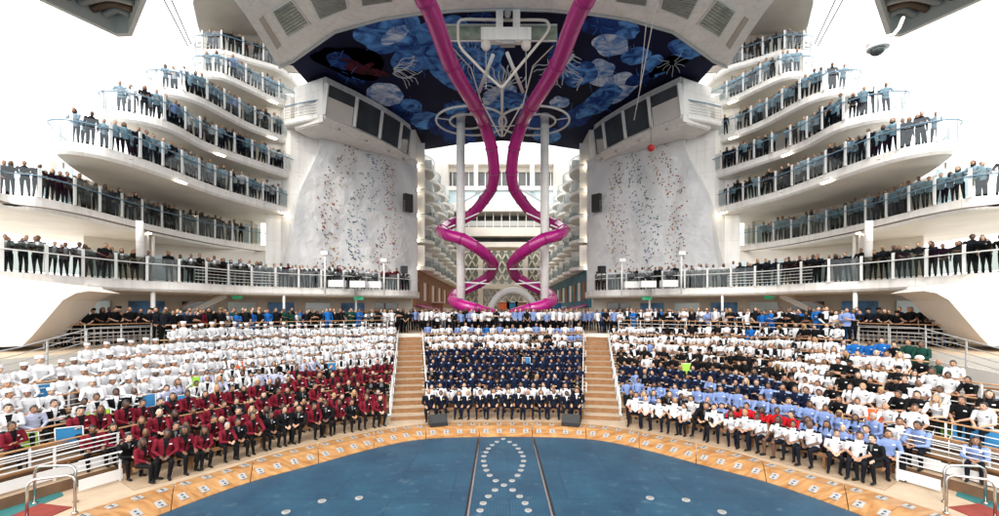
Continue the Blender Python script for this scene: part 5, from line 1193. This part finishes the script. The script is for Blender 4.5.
# standing: promenade
for r in range(3):
    line = [(x, 34.6 + r * .75 + .02 * x * x, ZPR) for x in np.linspace(-6.2, 6.2, 30)]
    for j, (p, d) in enumerate(resample(line, .50, .1 + .2 * (r % 2))): add(float(p.x), float(p.y), ZPR, rnd.choice(['T1', 'T4', 'T3']), pick([('blue', 4), ('white', 4), ('chef', 1), ('black', 1), ('suit', .6)]), ('prom', r), j)
for r in range(3):
    for j, X in enumerate(np.arange(-8.2, 8.2, .55)): add(float(X) + rnd.gauss(0, .1), 37.5 + r * 2.2 + rnd.gauss(0, .3), ZPR, 'T1', pick([('white', 4), ('blue', 3), ('darkj', 2), ('teal', 1)]), ('back', r), j)
for sg in (1, -1):
    for r in range(3):
        line = rowline(1.02, 3.05, 10.15 + .45 * r, sg, 50); 
        for j, (p, d) in enumerate(resample(line, .52 + .03 * r, .1 + .2 * r)):
            if sg == 1: out = pick([('black', 5), ('darkj', 3), ('green', 2), ('cover', 2), ('waiter', 1), ('maroon', .4)]) if j > 3 else pick([('chef', 2), ('black', 2)])
            else: out = pick([('black', 4), ('white', 4), ('vest', 2), ('cover', 1.6), ('blue', 2)])
            add(p.x, p.y, ZPR, rnd.choice(['T1', 'T4', 'T3']), out, ('under', sg, r), j)
    line = mirx([(-20.9, 20.8, ZPR), (-19.8, 22.6, ZPR), (-18.9, 24.9, ZPR)], sg)
    for r in range(2):
        for j, (p, d) in enumerate(resample([(q[0] - .6 * r * sg, q[1] + .4 * r, q[2]) for q in line], .5, .2)): add(p.x, p.y, ZPR, 'T2' if r == 0 else 'T1', pick([('black', 7), ('cover', 1 if sg == 1 else 2.4), ('darkj', 3)]), ('outer', sg, r), j, hat='cap' if rnd.random() < .3 else None, femp=.1)
# terraces
for sg in (1, -1):
    for k in range(7, 14):
        z = ZT[k]; cur = catmull(INNER[k], 5)
        if k == 13: rows = 1
        else: rows = 2
        for r in range(rows):
            o_ = offset_line(cur, .60 + .5 * r); line = mirx([(p[0], p[1], z) for p in o_], sg)
            sp = (.58 if k == 7 else .56) + .25 * r * (k != 7)
            for j, (p, d) in enumerate(resample(line, sp, .35 + .2 * r)):
                if rnd.random() < (.05 if r == 0 else .30): continue
                x = p.x * sg; u = (p.y)
                if k >= 8 and p.y > 37.5: continue
                if sg == 1:
                    out = {7: 'waiter', 8: pick([('olive', 3), ('darkj', 5), ('black', 3)]), 9: pick([('teal', 7), ('darkj', 2), ('white', 2 if p.y > 29 else 0)])}.get(k, pick([('teal', 6), ('darkj', 1.5), ('white', 1.5), ('blue', 1)]))
                    if k == 7: out = pick([('waiter', 5), ('black', 2)]) if x < -18.5 else pick([('vest', 4), ('maroon', 3), ('white', 3)]) if x > -16.5 else pick([('waiter', 2), ('vest', 3)])
                else:
                    out = {7: pick([('darkj', 5), ('black', 4), ('cover', .8)]) if x < -17 else pick([('white', 5), ('darkj', 2)]), 8: pick([('teal', 8), ('darkj', 1)])}.get(k, pick([('teal', 6), ('darkj', 3)]))
                if k == 13: out = pick([('darkj', 3), ('maroon', 1)])
                # turn toward the void: normal to the edge, mixed with the camera
                dx, dy = d.x * 1, d.y; nx, ny = (dy * sg, -dx * sg)
                fx, fy = (CAMX - p.x), -p.y; fl = math.hypot(fx, fy); fx /= fl; fy /= fl
                vx, vy = nx * .45 + fx * .8, ny * .45 + fy * .8
                add(p.x, p.y, z, 'T2' if r == 0 and rnd.random() < .8 else rnd.choice(['T1', 'T3', 'T4']), out, ('deck', sg, k, r), j, femp=.25, yaw=math.atan2(vx, -vy))
    for j, X in enumerate((-15.7, -15.0)): add(X * sg, 36.2, 15.25, 'T2', 'darkj', ('walk', sg), j)
# ---- choose the largest 300
def inframe(q):
    x, y, z = q['p']; px = (x - CAMX) / y * F_PX + CX; return -6 < px < 1005
PEOPLE = [q for q in PEOPLE if inframe(q)]
PEOPLE.sort(key=lambda q: q['s'] * (1.25 if q['where'][0] == 'deck' and q['where'][2] > 8 else 1) * (1.2 if q['where'][0] in ('outer',) else 1) * (.8 if q['where'][0] == 'c' and q['where'][1] == 0 else 1) * (1.15 if q['where'][0] == 'deck' and q['where'][3] else 1))
NEAR, FAR = PEOPLE[:300], PEOPLE[300:]
def where_label(q):
    w_ = q['where']; i = q['i']
    if w_[0] in 'lr': return '%s from the aisle, %s row, %s seating block' % (ordn(i), RN[w_[1]], 'left' if w_[0] == 'l' else 'right')
    if w_[0] == 'c': return '%s from the left, %s row, centre seating block' % (ordn(i), RN[w_[1]])
    if w_[0] == 'deck': return 'at rail spot %s from the outer end, %s %s terrace' % (ordn(i), NM[w_[2]], SIDE[w_[1]]) if w_[3] == 0 else 'behind rail spot %s from the outer end, %s %s terrace' % (ordn(i), NM[w_[2]], SIDE[w_[1]])
    if w_[0] == 'outer': return '%s from the middle, %s standing line, outer %s promenade' % (ordn(i), ['front', 'rear'][w_[2]], SIDE[w_[1]])
    if w_[0] == 'under': return '%s from the aisle, %s standing line, %s promenade' % (ordn(i), ['front', 'middle', 'rear'][w_[2]], SIDE[w_[1]])
    return '%s from the left, standing line %s of the centre promenade' % (ordn(i), ['one', 'two', 'three'][w_[1]] if len(w_) > 1 else 'one')
SHORT = {'officer': 'navy officer suit', 'whiteoff': 'white epaulette shirt', 'whiteskirt': 'white epaulette shirt', 'suit': 'black suit', 'maroon': 'maroon jacket', 'track': 'navy tracksuit', 'white': 'white shirt', 'vest': 'black vest', 'lavtie': 'white shirt', 'black': 'black polo', 'red': 'red polo', 'waiter': 'grey vest', 'chef': 'white hat', 'lav': 'lilac shirt', 'green': 'green coverall', 'cover': 'blue coverall', 'olive': 'olive shirt'}
for q in NEAR:
    me, H = mesh_for(q['pose'], q['fem'], q['out']); o = bpy.data.objects.new('person', me); col.objects.link(o); o.location = q['p']; o.rotation_euler = (q['tilt'][0], q['tilt'][1], q['yaw']); o.scale = (q['sc'] * q['fat'], q['sc'], q['sc']); o.color = (*q['sk'], 1)
    lab = 'person in %s, %s' % (SHORT.get(q['out'], OUT[q['out']][9]), where_label(q))
    grp = {'l': 'crew seated in the left block', 'r': 'crew seated in the right block', 'c': 'crew seated in the centre block', 'deck': 'crew standing on the terraces'}.get(q['where'][0], 'crew standing on the promenade')
    tag(o, lab, 'person', grp)
    turn = rnd.gauss(0, .12)
    if q['hair']:
        h = bpy.data.objects.new('hair', HAIR[q['hair']]); col.objects.link(h); h.parent = o; h.location = H + Vector((0, .006, .004)); h.color = (*q['hc'], 1)
    if q['hat']:
        h = bpy.data.objects.new(q['hat'], HAT[q['hat']]); col.objects.link(h); h.parent = o; h.location = H; h.rotation_euler = (rnd.gauss(-.08, .06), rnd.gauss(0, .06), 0)
        h = bpy.data.objects.new('hair', HAIR['short']); col.objects.link(h); h.parent = o; h.location = H + Vector((0, .006, -.012)); h.scale = (.97, .97, .9); h.color = (*q['hc'], 1)
    if q['helm']:
        h = bpy.data.objects.new('hard_hat', HAT['helmet']); col.objects.link(h); mw = Matrix.Translation(q['p']) @ Matrix.Rotation(q['yaw'], 4, 'Z'); h.location = mw @ Vector((.02, -.34, .70)); h.rotation_euler = (0, 0, q['yaw'])
        tag(h, 'white hard hat on lap, %s' % where_label(q), 'hard hat', 'hard hats held on laps')
# ---- the rest as one mass of low detail figures
def lowpoly(pose, fem):
    R2, C, H = skeleton(pose, fem); V = []; Fc = []; Z = []
    def tube(rings, zs, n):
        o = len(V)
        for (c, X, Y) in rings:
            for k in range(n): a = 2 * math.pi * (k + .5) / n; V.append(c + X * math.cos(a) + Y * math.sin(a))
        for i in range(len(rings) - 1):
            for k in range(n): Fc.append((o + i * n + k, o + i * n + (k + 1) % n, o + (i + 1) * n + (k + 1) % n, o + (i + 1) * n + k)); Z.append(zs[i](k) if callable(zs[i]) else zs[i])
        Fc.append(tuple(o + (len(rings) - 1) * n + k for k in range(n))); Z.append(zs[-1] if not callable(zs[-1]) else 1)
    R3 = [R2[0], R2[2], R2[3], R2[4], R2[5], R2[6]]
    n = 8
    def chest(k): return 2 if k == 5 else 1
    # 8 sided with a front strip at index 5
    tube([(Vector((0, y, z)), Vector((rx, 0, 0)), Vector((0, ry, 0))) for z, y, rx, ry in R3], [1, lambda k: 15 if k == 5 else 1, chest, lambda k: 9 if k in (0, 3, 4, 7) else (2 if k == 5 else 1), 13], 8)
    for a, b, ra, rb, z in C:
        if ra < .022 and z == 'skin': continue
        d = (b - a).normalized(); X = d.cross(Vector((0, 0, 1)) if abs(d.z) < .9 else Vector((0, 1, 0))).normalized(); Y = d.cross(X)
        if z == 'skin' and ra < .03: b = b + d * .09; ra = rb = .03
        tube([(a - d * ra * .4, X * ra, Y * ra), (b + d * rb * .4, X * rb, Y * rb)], [ZN[z]], 5)
    # head 10 x 7 with face zones
    o = len(V); nu, nv = 10, 7
    for j in range(1, nv):
        th = math.pi * j / nv
        for i in range(nu): ph = 2 * math.pi * (i + .5) / nu; V.append(H + Vector((.078 * math.sin(th) * math.cos(ph), .098 * math.sin(th) * math.sin(ph), .12 * math.cos(th))))
    V.append(H + Vector((0, 0, .12))); V.append(H - Vector((0, 0, .12))); t_, b_ = o + (nv - 1) * nu, o + (nv - 1) * nu + 1
    for i in range(nu):
        k = (i + 1) % nu; Fc.append((t_, o + i, o + k)); Z.append(14); Fc.append((b_, o + (nv - 2) * nu + k, o + (nv - 2) * nu + i)); Z.append(0)
        for j in range(nv - 2):
            Fc.append((o + j * nu + i, o + (j + 1) * nu + i, o + (j + 1) * nu + k, o + j * nu + k)); yy = math.sin(2 * math.pi * (i + 1) / nu)
            back = yy > -.1; zz = 14 if (j == 0 or (back and j < 3) or (j == 1 and yy > -.6)) else 0
            if j == 2 and i in (6, 7) and not back: zz = 0
            Z.append(zz)
    # eye band, hat, hair
    return V, Fc, Z, H
LOW = {}; MI = {}; ML = []
def mi_of(n_):
    if n_ not in MI: MI[n_] = len(ML); ML.append(n_)
    return MI[n_]
for i, c_ in enumerate(SK): mat('crowd_skin_%d' % i, c_, .55)
for i, c_ in enumerate(HA): mat('crowd_hair_%d' % i, c_, .6)
CV, CF, CM = [], [], []; off = 0
hatlo = MB(); hatlo.tube([(0, 0, .03), (0, 0, .075), (0, .005, .15)], [.094, .098, .10], 8)
longlo = MB(); longlo.tube([(0, .05, .06), (0, .055, -.08), (0, .045, -.20)], [.085, .10, .07], 8)
for q in FAR:
    key = (q['pose'], q['fem'])
    if key not in LOW: LOW[key] = lowpoly(*key)
    V, Fc, Z, H = LOW[key]; mw = np.array(Matrix.Translation(q['p']) @ Matrix.Rotation(q['yaw'], 4, 'Z') @ Matrix.Rotation(q['tilt'][1], 4, 'Y') @ Matrix.Scale(q['sc'], 4) @ Matrix.Scale(q['fat'], 4, (1, 0, 0))); out = OUT[q['out']]
    si = 'crowd_skin_%d' % SK.index(q['sk']); hi = 'crowd_hair_%d' % HA.index(q['hc'])
    zm = {0: si, 1: out[0], 2: out[1], 3: out[2], 4: 'shoeblack', 5: out[3], 9: out[4], 10: out[5], 11: out[8], 13: out[7], 14: hi, 15: out[1] if q['out'] in ('maroon', 'lavtie', 'vest', 'waiter') else out[0]}
    vs = [tuple(v) for v in V]; fs = list(Fc); ms = [zm.get(z, out[0]) for z in Z]
    if q['hat']:
        o0 = len(vs); vs += [(v[0] + H.x, v[1] + H.y, v[2] + H.z) for v in hatlo.v]; fs += [tuple(i + o0 for i in f) for f in hatlo.f]; ms += ['cwhite' if q['hat'] == 'chef_hat' else 'cblack'] * len(hatlo.f)
    elif q['hair'] == 'long':
        o0 = len(vs); vs += [(v[0] + H.x, v[1] + H.y, v[2] + H.z) for v in longlo.v]; fs += [tuple(i + o0 for i in f) for f in longlo.f]; ms += [hi] * len(longlo.f)
    A = np.array(vs); A = A @ mw[:3, :3].T + mw[:3, 3]; CV.append(A); CF += [tuple(i + off for i in f) for f in fs]; off += len(vs)
    CM += [mi_of(si if m_ == 'skin' else m_) for m_ in ms]
me = bpy.data.meshes.new('crowd'); me.from_pydata(np.concatenate(CV).tolist(), [], CF)
for n_ in ML: me.materials.append(M[n_])
me.polygons.foreach_set('material_index', CM); me.polygons.foreach_set('use_smooth', [True] * len(CF)); o = bpy.data.objects.new('crowd', me); col.objects.link(o); tag(o, 'mass of uniformed crew filling the farther seat rows, promenade and upper terraces', 'crowd', kind='stuff')
print('people', len(PEOPLE), 'near', len(NEAR), 's cut', NEAR[-1]['s'])
